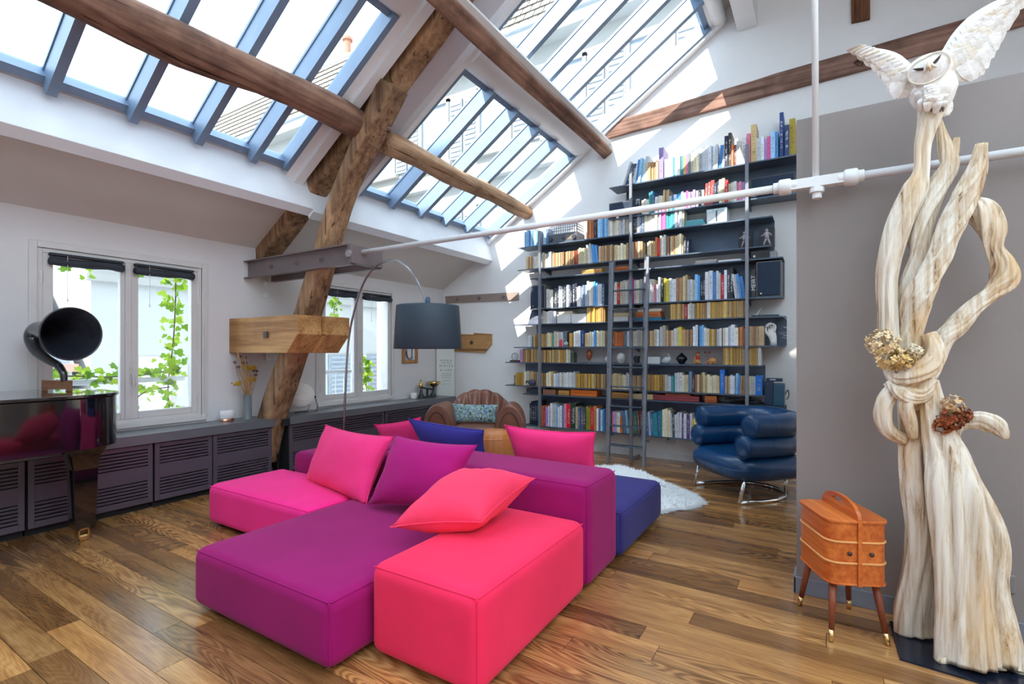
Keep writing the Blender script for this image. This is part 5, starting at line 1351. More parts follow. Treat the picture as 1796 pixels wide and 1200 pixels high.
# receiver with a crate on top
am = thing('radio_receiver', 'old silver radio receiver on the third shelf from the top', 'receiver', (sx_(990), 5.93, 2.704))
x0, x1 = sx_(963), sx_(1013); y0 = SHY0+.02
MB().box(x0, x1, y0+.01, y0+.24, 2.705, 2.82).build('case', pmat('receiver_grey', (.30,.32,.35), .5), am, bevel=.003)
fp_ = MB().box(x0+.004, x1-.004, y0, y0+.012, 2.708, 2.817).build('front_panel', pmat('receiver_front', (.10,.11,.13), .35), am, bevel=.002)
for u_, r_ in ((.08,.026), (.90,.030), (.52,.014)):
    MB().lathe([(r_,0),(r_*.9,.022)], 16, (x0+(x1-x0)*u_, y0, 2.755), Matrix.Rotation(pi/2, 3, 'X')).build('dial', pmat('dial_dark', (.05,.05,.06), .3), fp_)
MB().box(x0+(x1-x0)*.60, x0+(x1-x0)*.84, y0-.003, y0, 2.735, 2.80).build('display', pmat('dial_window', (.22,.18,.15), .3), fp_)
cr = thing('wire_crate', 'dark wire crate standing on the silver radio receiver', 'crate', (sx_(985), 5.92, 2.821))
MB().box(x0+.01, x1-.01, y0+.01, y0+.23, 2.821, 2.827).build('bottom', STEELG, cr)
for i in range(13):
    xx = x0+.012+(x1-x0-.024)*i/12; MB().box(xx-.004, xx+.004, y0+.008, y0+.014, 2.827, 2.925).build('wire', STEELG, cr)
for i in range(6):
    yy = y0+.03+i*.038
    MB().box(x1-.016, x1-.010, yy-.004, yy+.004, 2.827, 2.925).build('wire', STEELG, cr)
for zz in (2.86, 2.895, 2.925): MB().box(x0+.01, x1-.01, y0+.006, y0+.012, zz-.004, zz+.004).box(x1-.016, x1-.008, y0+.006, y0+.23, zz-.004, zz+.004).build('rail', STEELG, cr)
# white storage box with a tied lid
wb_ = thing('storage_box', 'white lidded box with a marbled lid on the third shelf from the top', 'box', (sx_(1258), 5.93, 2.704))
MB().box(sx_(1240), sx_(1275), SHY0+.02, SHY0+.24, 2.704, 2.83).build('body', pmat('box_white', (.76,.78,.80), .6), wb_, bevel=.002)
MB().box(sx_(1239.5), sx_(1275.5), SHY0+.016, SHY0+.244, 2.82, 2.86).build('lid', pmat('box_marbled', (.55,.68,.70), .6, var=.3, vscale=30), wb_, bevel=.002)
MB().box(sx_(1257)-.006, sx_(1257)+.006, SHY0+.014, SHY0+.018, 2.72, 2.84).build('tie', GRI, wb_)
for k in range(3):
    tag(MB().box(sx_(1201)+.008*k, sx_(1237)-.01*k, SHY0+.02, SHY0+.2, 2.704+k*.022, 2.704+k*.022+.021).build('flat_book', [pmat('flat_book_%d' % k, c, .5) for c in (srgb(90,160,170), srgb(214,206,200), srgb(70,76,110))][k], bevel=.002),
        ('teal', 'white', 'dark blue')[k]+' book lying flat beside the white box, '+('bottom', 'middle', 'top')[k]+' of three', 'book', 'flat books beside the white box')
# boxed toy figures at the right end
for px0, px1, lab in ((1295,1318,'black toy box with a pale figure half behind the upright'), (1332,1358,'black toy box with a pale walking figure at the shelf end')):
    x0, x1 = sx_(px0), sx_(px1)
    t_ = thing('toy_box', lab, 'toy box', ((x0+x1)/2, 5.88, 2.401), group='black toy boxes')
    MB().box(x0, x1, SHY0+.03, SHY0+.14, 2.401, 2.59).build('card', pmat('toy_card', (.012,.014,.022), .4), t_, bevel=.002)
    xc = (x0+x1)/2; yy = SHY0+.026
    fg = MB().ball((xc, yy, 2.56), .017, 10, 8).tube([(xc,yy,2.545),(xc,yy,2.50),(xc+.004,yy,2.475)], [.012,.024,.018], 10)
    fg.tube([(xc-.012,yy,2.535),(xc-.035,yy,2.51),(xc-.055,yy,2.505)], [.009,.008,.006], 8).tube([(xc+.012,yy,2.535),(xc+.032,yy,2.52),(xc+.045,yy,2.50)], [.009,.008,.006], 8)
    fg.tube([(xc-.004,yy,2.48),(xc-.018,yy,2.445),(xc-.028,yy,2.41)], [.012,.010,.008], 8).tube([(xc+.006,yy,2.48),(xc+.022,yy,2.445),(xc+.03,yy,2.41)], [.012,.010,.008], 8)
    fg.build('figure', pmat('toy_pale', srgb(170,160,170), .6), t_, smooth=True)
# shelf over the tall books: boxes and papers
WB = wood('box_wood', srgb(168,112,48), srgb(214,164,92), .5, 2, 'X', .15, 8, .4); WB2 = wood('box_wood_red', srgb(150,72,34), srgb(206,116,60), .5, 2, 'X', .15, 8, .4)
sbox_('wooden_box', 'long pale wooden box above the tall books, left of the ladder', 'box', 1020, 1056, 2.2715, 2.325, SHY0+.03, SHY0+.16, WB)
sbox_('wooden_box', 'red-brown wooden box above the tall books, behind the ladder', 'box', 1073, 1103, 2.2715, 2.325, SHY0+.03, SHY0+.16, WB2)
for k, (a, b) in enumerate(((1218,1256), (1221,1258), (1219,1257))):
    sbox_('paper_stack', ('lowest', 'middle', 'topmost')[k]+' pinkish folder of the flat pile above the tall books', 'folder', a, b, 2.2715+k*.013, 2.2715+k*.013+.012, SHY0+.02, SHY0+.22, pmat('folder_pink_%d' % k, (.52-.05*k,.40,.38), .7), .001, 'pinkish folders')
sbox_('white_folder', 'thin white folder lying right of the pinkish folders', 'folder', 1260, 1300, 2.2715, 2.290, SHY0+.02, SHY0+.22, pmat('folder_white', (.76,.76,.77), .7), .001)
pr = thing('black_player', 'black player with a grey side above the upright speaker', 'player', (sx_(1340), 5.9, 2.272))
MB().box(sx_(1317), sx_(1350), SHY0+.03, SHY0+.24, 2.2715, 2.36).build('case', pmat('player_black', (.012,.013,.016), .25), pr, bevel=.004)
MB().box(sx_(1350), sx_(1362), SHY0+.04, SHY0+.22, 2.2715, 2.34).build('side_case', pmat('player_grey', (.28,.29,.30), .4), pr, bevel=.003)
MB().lathe([(.012,0),(.012,.01)], 12, (sx_(1323), SHY0+.03, 2.30), Matrix.Rotation(pi/2, 3, 'X')).build('knob', PLATE, pr)
# ochre row shelf: frame, white boxes, stacks
fr = thing('dark_picture', 'dark square picture leaning at the left end of its shelf', 'picture', (sx_(936), 5.9, 1.664))
MB().prism([(sx_(925),SHY0+.04,1.664), (sx_(945),SHY0+.04,1.664), (sx_(947),SHY0+.10,1.86), (sx_(928),SHY0+.10,1.86)], (0,.012,0)).build('panel', pmat('slate_picture', (.05,.07,.12), .4, var=.5, vscale=20), fr)
WBOX = pmat('file_box_white', (.70,.69,.66), .7)
sbox_('file_box', 'left white archive box on the shelf under the tall books', 'box', 977, 1001, 1.6635, 1.775, SHY0+.03, SHY0+.24, WBOX)
sbox_('file_box', 'right white archive box on the shelf under the tall books', 'box', 1002, 1028, 1.6635, 1.775, SHY0+.03, SHY0+.24, WBOX)
sbox_('cream_box', 'flat cream box lying on the left white archive box', 'box', 979, 1003, 1.776, 1.815, SHY0+.04, SHY0+.22, pmat('box_cream', (.62,.55,.42), .7))
sbox_('archive_box', 'white box behind the ladder under a tan one', 'box', 1074, 1102, 1.6635, 1.72, SHY0+.03, SHY0+.22, WBOX)
sbox_('tan_box', 'tan box behind the ladder on top of a white one', 'box', 1075, 1104, 1.721, 1.765, SHY0+.03, SHY0+.22, pmat('box_tan', (.58,.44,.24), .7))
for k, (c, nm, a, b) in enumerate((((36,116,150),'teal',1113,1160), ((176,96,48),'orange brown',1116,1159), ((196,110,56),'orange',1115,1158), ((206,196,176),'cream',1118,1160))):
    sbox_('flat_book', nm+' book lying flat right of the ladder, number '+('one','two','three','four')[k]+' from the bottom', 'book', a, b, 1.6635+k*.034, 1.6635+k*.034+.033, SHY0+.03, SHY0+.2, pmat('stack_'+nm, srgb(*c), .5), .002, 'flat stack right of the ladder')
tr_ = thing('laptop_tray', 'thin dark laptop tray at the right end of the ochre book shelf', 'tray', (sx_(1345), 5.9, 1.664))
MB().box(sx_(1318), sx_(1366), SHY0+.03, SHY0+.24, 1.6635, 1.682).build('base', pmat('laptop_teal', (.03,.06,.07), .3), tr_, bevel=.003)
MB().prism([(sx_(1324),SHY0+.10,1.682), (sx_(1326),SHY0+.10,1.682), (sx_(1334),SHY0+.12,1.76), (sx_(1332.5),SHY0+.12,1.76)], (0,.05,0)).build('white_card', PLATE, tr_)
# hourglass, candle
hg_ = thing('hourglass', 'glass hourglass among the books left of the ladder', 'hourglass', (sx_(992), 5.85, 1.36))
xg = sx_(992); yg = SHY0+.045
MB().lathe([(.030,.012),(.036,.05),(.030,.085),(.006,.10),(.030,.118),(.036,.15),(.030,.185)], 20, (xg, yg, 1.3595)).build('bulb', glass_mat('hourglass_glass', (.86,.90,.93), 3.0), hg_, smooth=True)
MB().lathe([(.001,.014),(.029,.014),(.034,.045),(.02,.055),(.001,.07)], 16, (xg, yg, 1.3595)).build('sand', pmat('sand', (.72,.72,.74), .9), hg_, smooth=True)
MB().lathe([(.038,0),(.038,.010)], 20, (xg, yg, 1.3595)).lathe([(.038,.187),(.038,.197)], 20, (xg, yg, 1.3595)).build('end_cap', STEELG, hg_)
tag(MB().lathe([(.001,0),(.022,0),(.023,.005),(.022,.09),(.006,.092),(.001,.098)], 16, (sx_(984.5), SHY0-.0+.02, 1.3595)).build('red_candle', pmat('red_wax', srgb(206,40,60), .4), smooth=True), 'short red candle beside the hourglass', 'candle')
# white hand
hd = thing('white_hand', 'white sculpted hand standing at the right end of its shelf', 'hand sculpture', (sx_(1352), 5.86, 1.36))
HW_ = pmat('plaster_white', (.78,.76,.74), .6, var=.03); hx, hy_ = sx_(1354), SHY0+.07
hm_ = MB().tube([(hx+.01,hy_,1.3595),(hx+.012,hy_,1.40),(hx+.006,hy_,1.44),(hx-.006,hy_,1.475),(hx-.012,hy_,1.51),(hx-.012,hy_,1.53)], [(.032,.030),(.030,.027),(.036,.026),(.042,.024),(.040,.022),(.030,.016)], 16, up=(1,0,0))
fing = [((.018,1.50),(.030,1.555),(.004,1.585),(-.028,1.578),(-.042,1.556)), ((.004,1.515),(.010,1.572),(-.016,1.592),(-.044,1.578),(-.052,1.552)), ((-.012,1.515),(-.014,1.566),(-.036,1.584),(-.058,1.566),(-.060,1.542)), ((-.026,1.508),(-.034,1.548),(-.052,1.560),(-.066,1.545),(-.064,1.525))]
for i, f in enumerate(fing): hm_.tube(catmull([(hx+a, hy_-.015+i*.012, z) for a, z in f], 4), [.0095]*13+[.009]*3+[.006], 8)
hm_.tube(catmull([(hx-.028,hy_-.012,1.462),(hx-.052,hy_-.026,1.492),(hx-.060,hy_-.03,1.520),(hx-.054,hy_-.03,1.545)], 4), [.013]*6+[.011]*5+[.010,.007], 8)
hm_.build('hand', HW_, hd, smooth=True)
# white branch of twigs
tw = thing('white_branch', 'spiky white painted twigs beside the partition edge', 'branch', (-.20, 5.7, 1.3))
rn = random.Random(4); tb = (-.115, 5.62, 1.36)
for i in range(26):
    a = rn.uniform(radians(95), radians(200)); L2 = rn.uniform(.12, .36)
    b0 = Vector((-.10+rn.uniform(-.02,.03), 5.62+rn.uniform(-.05,.05), 1.36+rn.uniform(-.06,.06)))
    e_ = b0+Vector((-L2*.72, rn.uniform(-.06,.06), L2*rn.uniform(-.15,.85)))
    MB().tube(catmull([b0, b0.lerp(e_, .5)+Vector((0,0,.02)), e_], 4), [.0035-.0026*k/8 for k in range(9)], 5).build('twig', HW_, tw, smooth=True)
MB().tube([(-.02,5.64,.0),(-.05,5.63,.7),(-.09,5.62,1.38)], [.010,.009,.007], 8).build('stem', HW_, tw, smooth=True)
# ornaments
def orn(name, lab, cat, px, prof, mat, n=24, M=None, y=.10):
    return tag(MB().lathe(prof, n, (sx_(px), SHY0+y, 1.1535), M).build(name, mat, smooth=True), lab, cat)
ck = thing('round_clock', 'small round glass clock on a dark stand at the far left shelf end', 'clock', (sx_(901), 5.87, 1.154))
MB().box(sx_(894), sx_(908), SHY0+.03, SHY0+.10, 1.1535, 1.178).build('stand', pmat('dark_wood_stand', (.06,.035,.03), .4), ck, bevel=.003)
MB().tube([(sx_(901)+.05*cos(a), SHY0+.06, 1.225+.05*sin(a)) for a in [2*pi*i/28 for i in range(29)]], .005, 6, cap=False).build('rim', STEELG, ck, smooth=True)
MB().lathe([(.001,0),(.047,0)], 28, (sx_(901), SHY0+.06, 1.225), Matrix.Rotation(pi/2, 3, 'X')).build('glass', glass_mat('clock_glass', (.9,.93,.95), 2.), ck)
tag(MB().box(sx_(1001), sx_(1006.5), SHY0+.03, SHY0+.12, 1.1535, 1.28).build('green_tin', pmat('green_tin', (.06,.09,.05), .4, var=.4, vscale=20)), 'small dark green tin at the end of the ochre books', 'tin')
eg = thing('brown_egg', 'reddish brown egg on a tiny stand', 'egg', (sx_(1029.5), 5.9, 1.154))
MB().lathe([(.001,0),(.020,.012),(.034,.045),(.040,.078),(.035,.112),(.020,.136),(.001,.144)], 24, (sx_(1029.5), SHY0+.1, 1.18)).build('egg', pmat('egg_brown', srgb(156,84,48), .35, var=.15), eg, smooth=True)
sd_ = MB().lathe([(.022,0),(.022,.006)], 16, (sx_(1029.5), SHY0+.1, 1.1535))
for a in (0, 2.1, 4.2): sd_.tube([(sx_(1029.5)+.018*cos(a), SHY0+.1+.018*sin(a), 1.158), (sx_(1029.5)+.016*cos(a), SHY0+.1+.016*sin(a), 1.20)], .003, 5)
sd_.build('stand', STEELG, eg)
orn('white_globe', 'white globe ornament behind the ladder', 'ornament', 1086, [(.024,0),(.026,.008),(.044,.03),(.056,.065),(.050,.10),(.03,.122),(.001,.13)], HW_)
orn('white_globe', 'small white round ornament just left of the ladder', 'ornament', 1062, [(.02,0),(.034,.03),(.036,.055),(.02,.085),(.001,.09)], HW_)
kn = MB(); rn = random.Random(6)
kp = [Vector((sx_(1114)+.035*cos(t*2.1)*(.6+.4*sin(t*3)), SHY0+.1+.035*sin(t*2.1), 1.20+.036*sin(t*3.3))) for t in [i*.16 for i in range(40)]]
tag(kn.tube(kp, .009, 8).build('dark_knot', SPK, smooth=True), 'tangled dark metal knot ornament right of the white globe', 'ornament')
sbox_('white_box', 'white oblong box on the ornament shelf right of the ladder', 'box', 1135, 1156, 1.1535, 1.235, SHY0+.05, SHY0+.17, pmat('ornament_box', (.66,.66,.66), .6))
tag(MB().tube(catmull([(sx_(1158)+.0, SHY0+.09, 1.168), (sx_(1163), SHY0+.09, 1.185), (sx_(1168), SHY0+.09, 1.20), (sx_(1172), SHY0+.09, 1.225), (sx_(1170.5), SHY0+.09, 1.255), (sx_(1169.5), SHY0+.09, 1.275)], 5), [(.006+.036*sin(pi*min(1, i/17)),)*2 for i in range(20)]+[(.010,.010),(.008,.008),(.006,.006),(.005,.005),(.004,.004),(.003,.003)], 16).build('white_vase', pmat('vase_pale', (.60,.62,.64), .35), smooth=True), 'pale curved drop-shaped vase between the white box and the black vase', 'vase')
orn('black_vase', 'black diamond-shaped vase on the ornament shelf', 'vase', 1193, [(.016,0),(.03,.008),(.062,.052),(.064,.062),(.05,.085),(.018,.115),(.006,.128),(.001,.13)], pmat('vase_black', (.010,.014,.022), .2))
f1 = thing('wooden_toy', 'small seated wooden toy figure with a red chest', 'toy', (sx_(1222), 5.88, 1.154))
TOYW = pmat('toy_wood', srgb(206,146,86), .5); TOYR = pmat('toy_red', srgb(196,40,36), .45); TOYB = pmat('toy_brown', srgb(140,76,44), .5)
X_, Y_ = sx_(1222), SHY0+.08
MB().ball((X_,Y_,1.185), (.030,.028,.030), 14, 8).tube([(X_-.02,Y_-.01,1.18),(X_-.035,Y_-.04,1.165)], .010, 8).tube([(X_+.02,Y_-.01,1.18),(X_+.035,Y_-.04,1.165)], .010, 8).build('legs', TOYW, f1, smooth=True)
MB().ball((X_,Y_,1.225), (.026,.022,.026), 14, 8).build('chest', TOYR, f1, smooth=True)
MB().ball((X_,Y_,1.268), (.022,.020,.022), 14, 8).build('head', TOYW, f1, smooth=True)
MB().lathe([(.024,0),(.020,.012),(.012,.020),(.001,.022)], 14, (X_,Y_,1.274)).build('cap', TOYB, f1, smooth=True)
MB().tube([(X_-.022,Y_,1.24),(X_-.034,Y_-.01,1.21),(X_-.03,Y_-.02,1.17)], .008, 8).build('arm', TOYW, f1, smooth=True)
f2 = thing('wooden_pig', 'round pale wooden pig toy beside the seated toy', 'toy', (sx_(1248), 5.88, 1.154))
X_ = sx_(1249)
MB().ball((X_,Y_,1.195), (.044,.032,.034), 16, 10).tube([(X_-.035,Y_,1.195),(X_-.052,Y_,1.19)], [.014,.012], 10).build('body', TOYW, f2, smooth=True)
for dx_ in (-.022, .022):
    MB().cyl((X_+dx_,Y_-.012,1.1535), (X_+dx_,Y_-.012,1.175), .009, n=8).build('leg', TOYW, f2, smooth=True)
    MB().ball((X_+dx_*.9,Y_,1.228), (.009,.008,.012), 8, 6).build('ear', TOYB, f2, smooth=True)
f3 = thing('small_windmill', 'tiny brown windmill on a thin stalk by the wooden pig', 'toy', (sx_(1239), 5.88, 1.154))
X_ = sx_(1239)
MB().lathe([(.012,0),(.012,.012),(.003,.02),(.0025,.125)], 10, (X_,Y_,1.1535)).build('stalk', TOYR, f3)
MB().ball((X_,Y_,1.178), (.012,.012,.014), 10, 6).build('bead', TOYW, f3, smooth=True)
for s_ in (-1, 1): MB().prism([(X_,Y_-.004,1.285), (X_+s_*.032,Y_-.004,1.300), (X_+s_*.032,Y_-.004,1.275)], (0,.006,0)).build('blade', TOYB, f3)
# headphones over the books
hp_ = thing('headphones', 'dark blue headphones on the shelf end at the left', 'headphones', (sx_(935), 5.82, .84))
X_ = sx_(935)
MB().ball((X_,SHY0+.0,.885), (.055,.030,.042), 16, 10).build('ear_cup', pmat('headphone_blue', (.05,.06,.10), .5), hp_, smooth=True)
MB().tube([(X_-.02,SHY0-.0,.90),(X_-.08,SHY0+.0,.90),(X_-.10,SHY0+.01,.88)], .010, 8).build('headband', pmat('headphone_blue', (.05,.06,.10), .5), hp_, smooth=True)
MB().tube(catmull([(X_-.10,SHY0-.005,.86),(X_-.14,SHY0-.01,.80),(X_-.08,SHY0-.012,.74),(X_-.02,SHY0-.005,.76)], 6), .0025, 5).build('cord', STEELG, hp_)
# low flat shelf row: boxes
sbox_('game_box', 'dark box with a pale label on the shelf end under the headphones', 'box', 923, 943, .733, .80, SHY0+.03, SHY0+.18, pmat('game_dark', (.03,.045,.06), .4))
sbox_('carved_box', 'small carved brown box left of a wooden one on the low shelf', 'box', 952, 974, .733, .80, SHY0+.03, SHY0+.17, pmat('carved_brown', srgb(150,104,78), .6, var=.3, vscale=40))
sbox_('wooden_box', 'small honey wooden box on the low shelf', 'box', 979, 998, .733, .795, SHY0+.03, SHY0+.17, WB)
for k in range(2): sbox_('orange_box', ('lower', 'upper')[k]+' long orange box on the low shelf left of the ladder', 'box', 1001, 1047, .733+k*.040, .733+k*.040+.038, SHY0+.03, SHY0+.18, pmat('orange_lacquer', srgb(214,108,40), .4), .003, 'long orange boxes')
dm = sbox_('domino_box', 'pale wooden box with dark lettering behind the ladder on the low shelf', 'box', 1070, 1104, .733, .80, SHY0+.03, SHY0+.17, WB)
text_obj('DOMINO', .05, Matrix(((1,0,0,sx_(1087)),(0,0,-1,SHY0+.0285),(0,1,0,.768),(0,0,0,1))), pmat('domino_red', srgb(110,40,30), .6), dm)
sbox_('cream_box', 'cream flat box right of the lettered wooden one', 'box', 1109, 1145, .733, .795, SHY0+.03, SHY0+.18, pmat('cream_card', srgb(204,180,136), .7))
for k in range(2): sbox_('red_box', ('lower', 'upper')[k]+' long dusky red box on the low shelf', 'box', 1146, 1226, .733+k*.031, .733+k*.031+.030, SHY0+.03, SHY0+.2, pmat('dusky_red', srgb(150,62,66), .6), .003, 'long dusky red boxes')
sbox_('orange_board', 'thin orange wooden board lying on the long dusky red boxes', 'board', 1167, 1211, .796, .815, SHY0+.03, SHY0+.18, WB2)
sbox_('brown_box', 'square brown wooden box right of the long dusky red boxes', 'box', 1236, 1257, .733, .81, SHY0+.03, SHY0+.16, WB2)
cbm = MB(); rn = random.Random(8)
for i in range(7):
    cbm.tube(catmull([(sx_(rn.uniform(1268,1335)), SHY0+rn.uniform(.03,.2), .745+rn.uniform(0,.05)) for _ in range(6)], 6), .005, 6)
tag(cbm.build('cable_tangle', SPK, smooth=True), 'tangle of black cables on the low shelf behind the blue armchair', 'cables', None, 'stuff')
rt_ = thing('modem', 'blue-black standing modem box at the right end of the low shelf', 'modem', (sx_(1356), 5.9, .732))
MODM = pmat('modem_blue', (.018,.040,.085), .35, var=.1)
MB().box(sx_(1341), sx_(1356), SHY0+.03, SHY0+.2, .7325, .985).build('left_case', MODM, rt_, bevel=.006)
MB().box(sx_(1356), sx_(1376), SHY0+.01, SHY0+.18, .7325, .965).build('front_case', pmat('modem_teal', (.02,.085,.14), .3), rt_, bevel=.012)
MB().box(sx_(1343), sx_(1372), SHY0+.05, SHY0+.12, .985, 1.02).build('top_case', MODM, rt_, bevel=.004)
MB().box(sx_(1350), sx_(1360), SHY0+.045, SHY0+.05, 1.0, 1.01).build('light_strip', PLATE, rt_)
MB().tube(catmull([(sx_(1376),SHY0+.1,.85),(sx_(1381),SHY0+.1,.90),(sx_(1383),SHY0+.1,.84),(sx_(1379),SHY0+.1,.80)], 5), .005, 6).build('cord', SPK, rt_)
# ------------------------------------------------------------ teak sewing box on legs
TEAK = wood('teak', srgb(178,80,28), srgb(224,128,58), .34, 2.2, 'X', .05, 5, .45)
TEAKD = wood('teak_leg', srgb(104,48,28), srgb(142,74,46), .45, 2.0, 'Z', .1, 7, .4)
LIGHTW = pmat('pale_beading', srgb(222,160,96), .45)
SB = Vector((.077, 2.845, 0)); sa_ = atan2(-.910, .414)
sb = thing('sewing_box', 'teak sewing box on tapered legs with brass tips', 'sewing box', SB, sa_)
def rrect(hx, hy, r, n=6):
    P = []
    for cx_, cy_, a0 in ((hx-r, hy-r, 0), (-hx+r, hy-r, pi/2), (-hx+r, -hy+r, pi), (hx-r, -hy+r, 3*pi/2)):
        P += [(cx_+r*cos(a0+pi/2*i/n), cy_+r*sin(a0+pi/2*i/n)) for i in range(n+1)]
    return P
HX, HY = .158, .128
def tier(z0, z1, hx=HX, hy=HY, r=.055): return MB().prism([(x, y, z0) for x, y in rrect(hx, hy, r)], (0,0,z1-z0))
for z0, z1 in ((.262,.352), (.356,.446), (.450,.532)):
    tier(z0, z1).build('tray', TEAK, sb, world=False, bevel=.002)
for z in (.350, .444):
    tier(z, z+.009, HX+.005, HY+.005, .058).build('beading', LIGHTW, sb, world=False, bevel=.003)
tier(.256, .264, HX+.004, HY+.004, .057).build('bottom', TEAK, sb, world=False, bevel=.002)
for sgn in (-1, 1):
    P = [(x, y, .533) for x, y in rrect(HX+.007, HY+.007, .058) if y*sgn > .008]
    P = sorted(P, key=lambda p_: atan2(p_[1]*sgn-.0, p_[0]))
    P = [(HX+.007, sgn*.008, .533)]+P+[(-HX-.007, sgn*.008, .533)]
    MB().prism(P, (0,0,.013)).build('lid', TEAK, sb, world=False, bevel=.003)
ar = [(HX+.010, .26), (HX+.010, .532)]+[(HX*1.0*cos(t), .54+.062*sin(t)**.7) for t in [pi*i/20 for i in range(1, 20)]]+[(-HX-.010, .532), (-HX-.010, .26), (-HX-.004, .26), (-HX-.004, .532), (HX+.004, .532), (HX+.004, .26)]
hole = [(.062*cos(t), .571+.014*sin(t)) for t in [2*pi*i/20 for i in range(20)]]
hm = MB().prism([(x, -.008, z) for x, z in [(HX+.010,.256),(HX+.010,.540),(HX+.003,.540),(HX+.003,.256)]], (0,.016,0)).prism([(x, -.008, z) for x, z in [(-HX-.010,.256),(-HX-.010,.540),(-HX-.003,.540),(-HX-.003,.256)]], (0,.016,0))
n = 40; out_ = [((HX+.008)*cos(t), .535+.068*sin(t)**.8) for t in [pi*i/n for i in range(n+1)]]
# arch with a hand hole: ring of quads between outer outline and hole
def outl(t):
    if t <= pi: return ((HX+.008)*cos(t), .535+.088*max(0, sin(t))**.8)
    return ((HX+.008)*cos(t), .535)
N = 48; vs = []; fs = []
for s_ in (-.008, .008):
    for i in range(N):
        t = 2*pi*i/N
        x, z = outl(t); vs.append((x, s_, z))
    for i in range(N):
        t = 2*pi*i/N; vs.append((.062*cos(t), s_, .588+.017*sin(t)))
for i in range(N):
    j = (i+1) % N
    fs += [(i, N+i, N+j, j), (2*N+i, 2*N+j, 3*N+j, 3*N+i), (i, j, 2*N+j, 2*N+i), (N+i, 3*N+i, 3*N+j, N+j)]
hm.add(vs, fs)
hm.build('handle', TEAK, sb, world=False)
for sy in (-.045, .045):
    MB().lathe([(.003,0),(.003,.008),(.009,.010),(.010,.016),(.006,.020)], 12, (HX, sy, .402), Matrix.Rotation(pi/2, 3, 'Y')).build('knob', pmat('dark_knob', (.04,.02,.015), .4), sb, world=False, smooth=True)
for sx in (-1, 1):
    for sy in (-1, 1):
        a, b = Vector((sx*.115, sy*.088, .258)), Vector((sx*.160, sy*.118, 0))
        k = a.lerp(b, .80)
        L_ = MB().tube([a, k], [.017, .0115], 16).build('leg', TEAKD, sb, world=False, smooth=True)
        MB().tube([k, b], [.0118, .009], 16).build('brass_tip', BRASS, L_, world=False, smooth=True)

# ------------------------------------------------------------ driftwood sculpture on a steel plate
pl = tag(MB().prism([(.276,2.99,0), (.280,2.646,0), (.55,2.618,0), (1.05,2.60,0), (1.05,2.99,0)], (0,0,.008)).build('steel_plate', pmat('blued_steel', (.020,.028,.055), .22, metal=.6, var=.3, vscale=5)), 'dark blue steel plate under the driftwood sculpture', 'plate')
def drift_mat():
    t = NT('driftwood'); v = t.coords((1,1,.035))
    a = t.noise(v, 34, 5, .7, .4); b = t.noise(t.coords((1,1,.3)), 5, 4)
    c = t.ramp(a, [(.30, srgb(118,88,62)), (.39, srgb(200,178,150)), (.55, srgb(232,222,206)), (.85, srgb(246,242,234))])
    c2 = t.ramp(b, [(.48, (1,1,1)), (.68, srgb(240,212,172))])
    t.l(t.mix(1.0, c, c2, 'MULTIPLY'), t.p.inputs['Base Color']); t.p.inputs['Roughness'].default_value = .8; t.p.inputs['Specular IOR Level'].default_value = .2
    t.bump(a, .9, .008)
    return t.mat
DRIFT = drift_mat()
DY = 2.83
dw = thing('driftwood_sculpture', 'tall pale twisted driftwood sculpture against the taupe wall', 'sculpture', (.5, DY, .008))
PXM = .00300
def strand(name, L, twist, lobes, seed, flat=.72, n=56, sub=5, amp=.16):
    """L = (px, py, width px, depth offset)"""
    C = catmull([(x, y, w, d) for x, y, w, d in L], sub)
    P = [at(x, y, Y=DY+d) for x, y, w, d in C]
    P = [Vector((p_.x, p_.y, max(p_.z, .012))) for p_ in P]
    kk = .88 if name == 'trunk' else .78
    R = [(c[2]*PXM/2*kk, c[2]*PXM/2*flat*kk) for c in C]
    def prof(a, t):
        return .97+amp*cos(lobes*a+1.3*seed)*.6+amp*.45*cos((lobes*2+1)*a+seed)+.05*cos(11*a+seed*2+5*t)+.025*cos(19*a+seed+9*t)+.10*noise.noise(Vector((cos(a)*2.2+seed, sin(a)*2.2, t*5)))+.05*noise.noise(Vector((cos(a)*7, sin(a)*7+seed, t*12)))
    return MB().tube(P, R, n, prof=prof, up=(1,0,0), twist=twist).build(name, DRIFT, dw, smooth=True)
strand('branch', [(1634,178,40,0),(1630,205,34,0),(1618,253,25,.0),(1615,301,24,0),(1604,332,38,0),(1579,388,40,0),(1563,448,36,0),(1556,500,33,.0),(1560,552,34,.0),(1563,590,36,.0),(1580,628,40,.0)], 2.2, 3, 1)
strand('branch', [(1646,212,12,.03),(1652,240,18,.03),(1661,270,26,.03),(1664,292,28,.03),(1648,323,34,.03),(1623,370,40,.03),(1613,414,36,.03),(1613,448,34,.04),(1601,492,36,.04),(1590,530,34,.04),(1592,580,32,.04),(1605,625,34,.03)], 5.0, 3, 2)
strand('branch_fork', [(1679,241,8,.02),(1675,258,15,.03),(1669,280,18,.03),(1664,296,20,.03)], .5, 3, 12)
strand('branch_fork', [(1661,240,6,.03),(1664,262,12,.03),(1664,292,16,.03)], .5, 3, 15)
strand('branch', [(1722,252,16,-.02),(1713,301,30,-.02),(1687,353,38,-.02),(1669,397,41,-.02),(1652,440,35,-.03),(1631,479,37,-.03),(1613,522,44,-.03),(1600,570,36,-.02),(1597,610,36,-.01),(1612,660,38,-.0)], 6.5, 3, 3)
strand('branch', [(1669,338,10,.05),(1684,344,22,.05),(1703,356,32,.06),(1722,371,44,.06),(1739,405,40,.06),(1744,436,26,.06),(1762,466,34,.06),(1760,492,38,.06),(1738,514,27,.05),(1708,540,27,.04),(1682,570,33,.03),(1654,596,32,.02),(1642,630,26,.01),(1634,655,22,.0),(1620,670,24,.0)], 7.0, 3, 4)
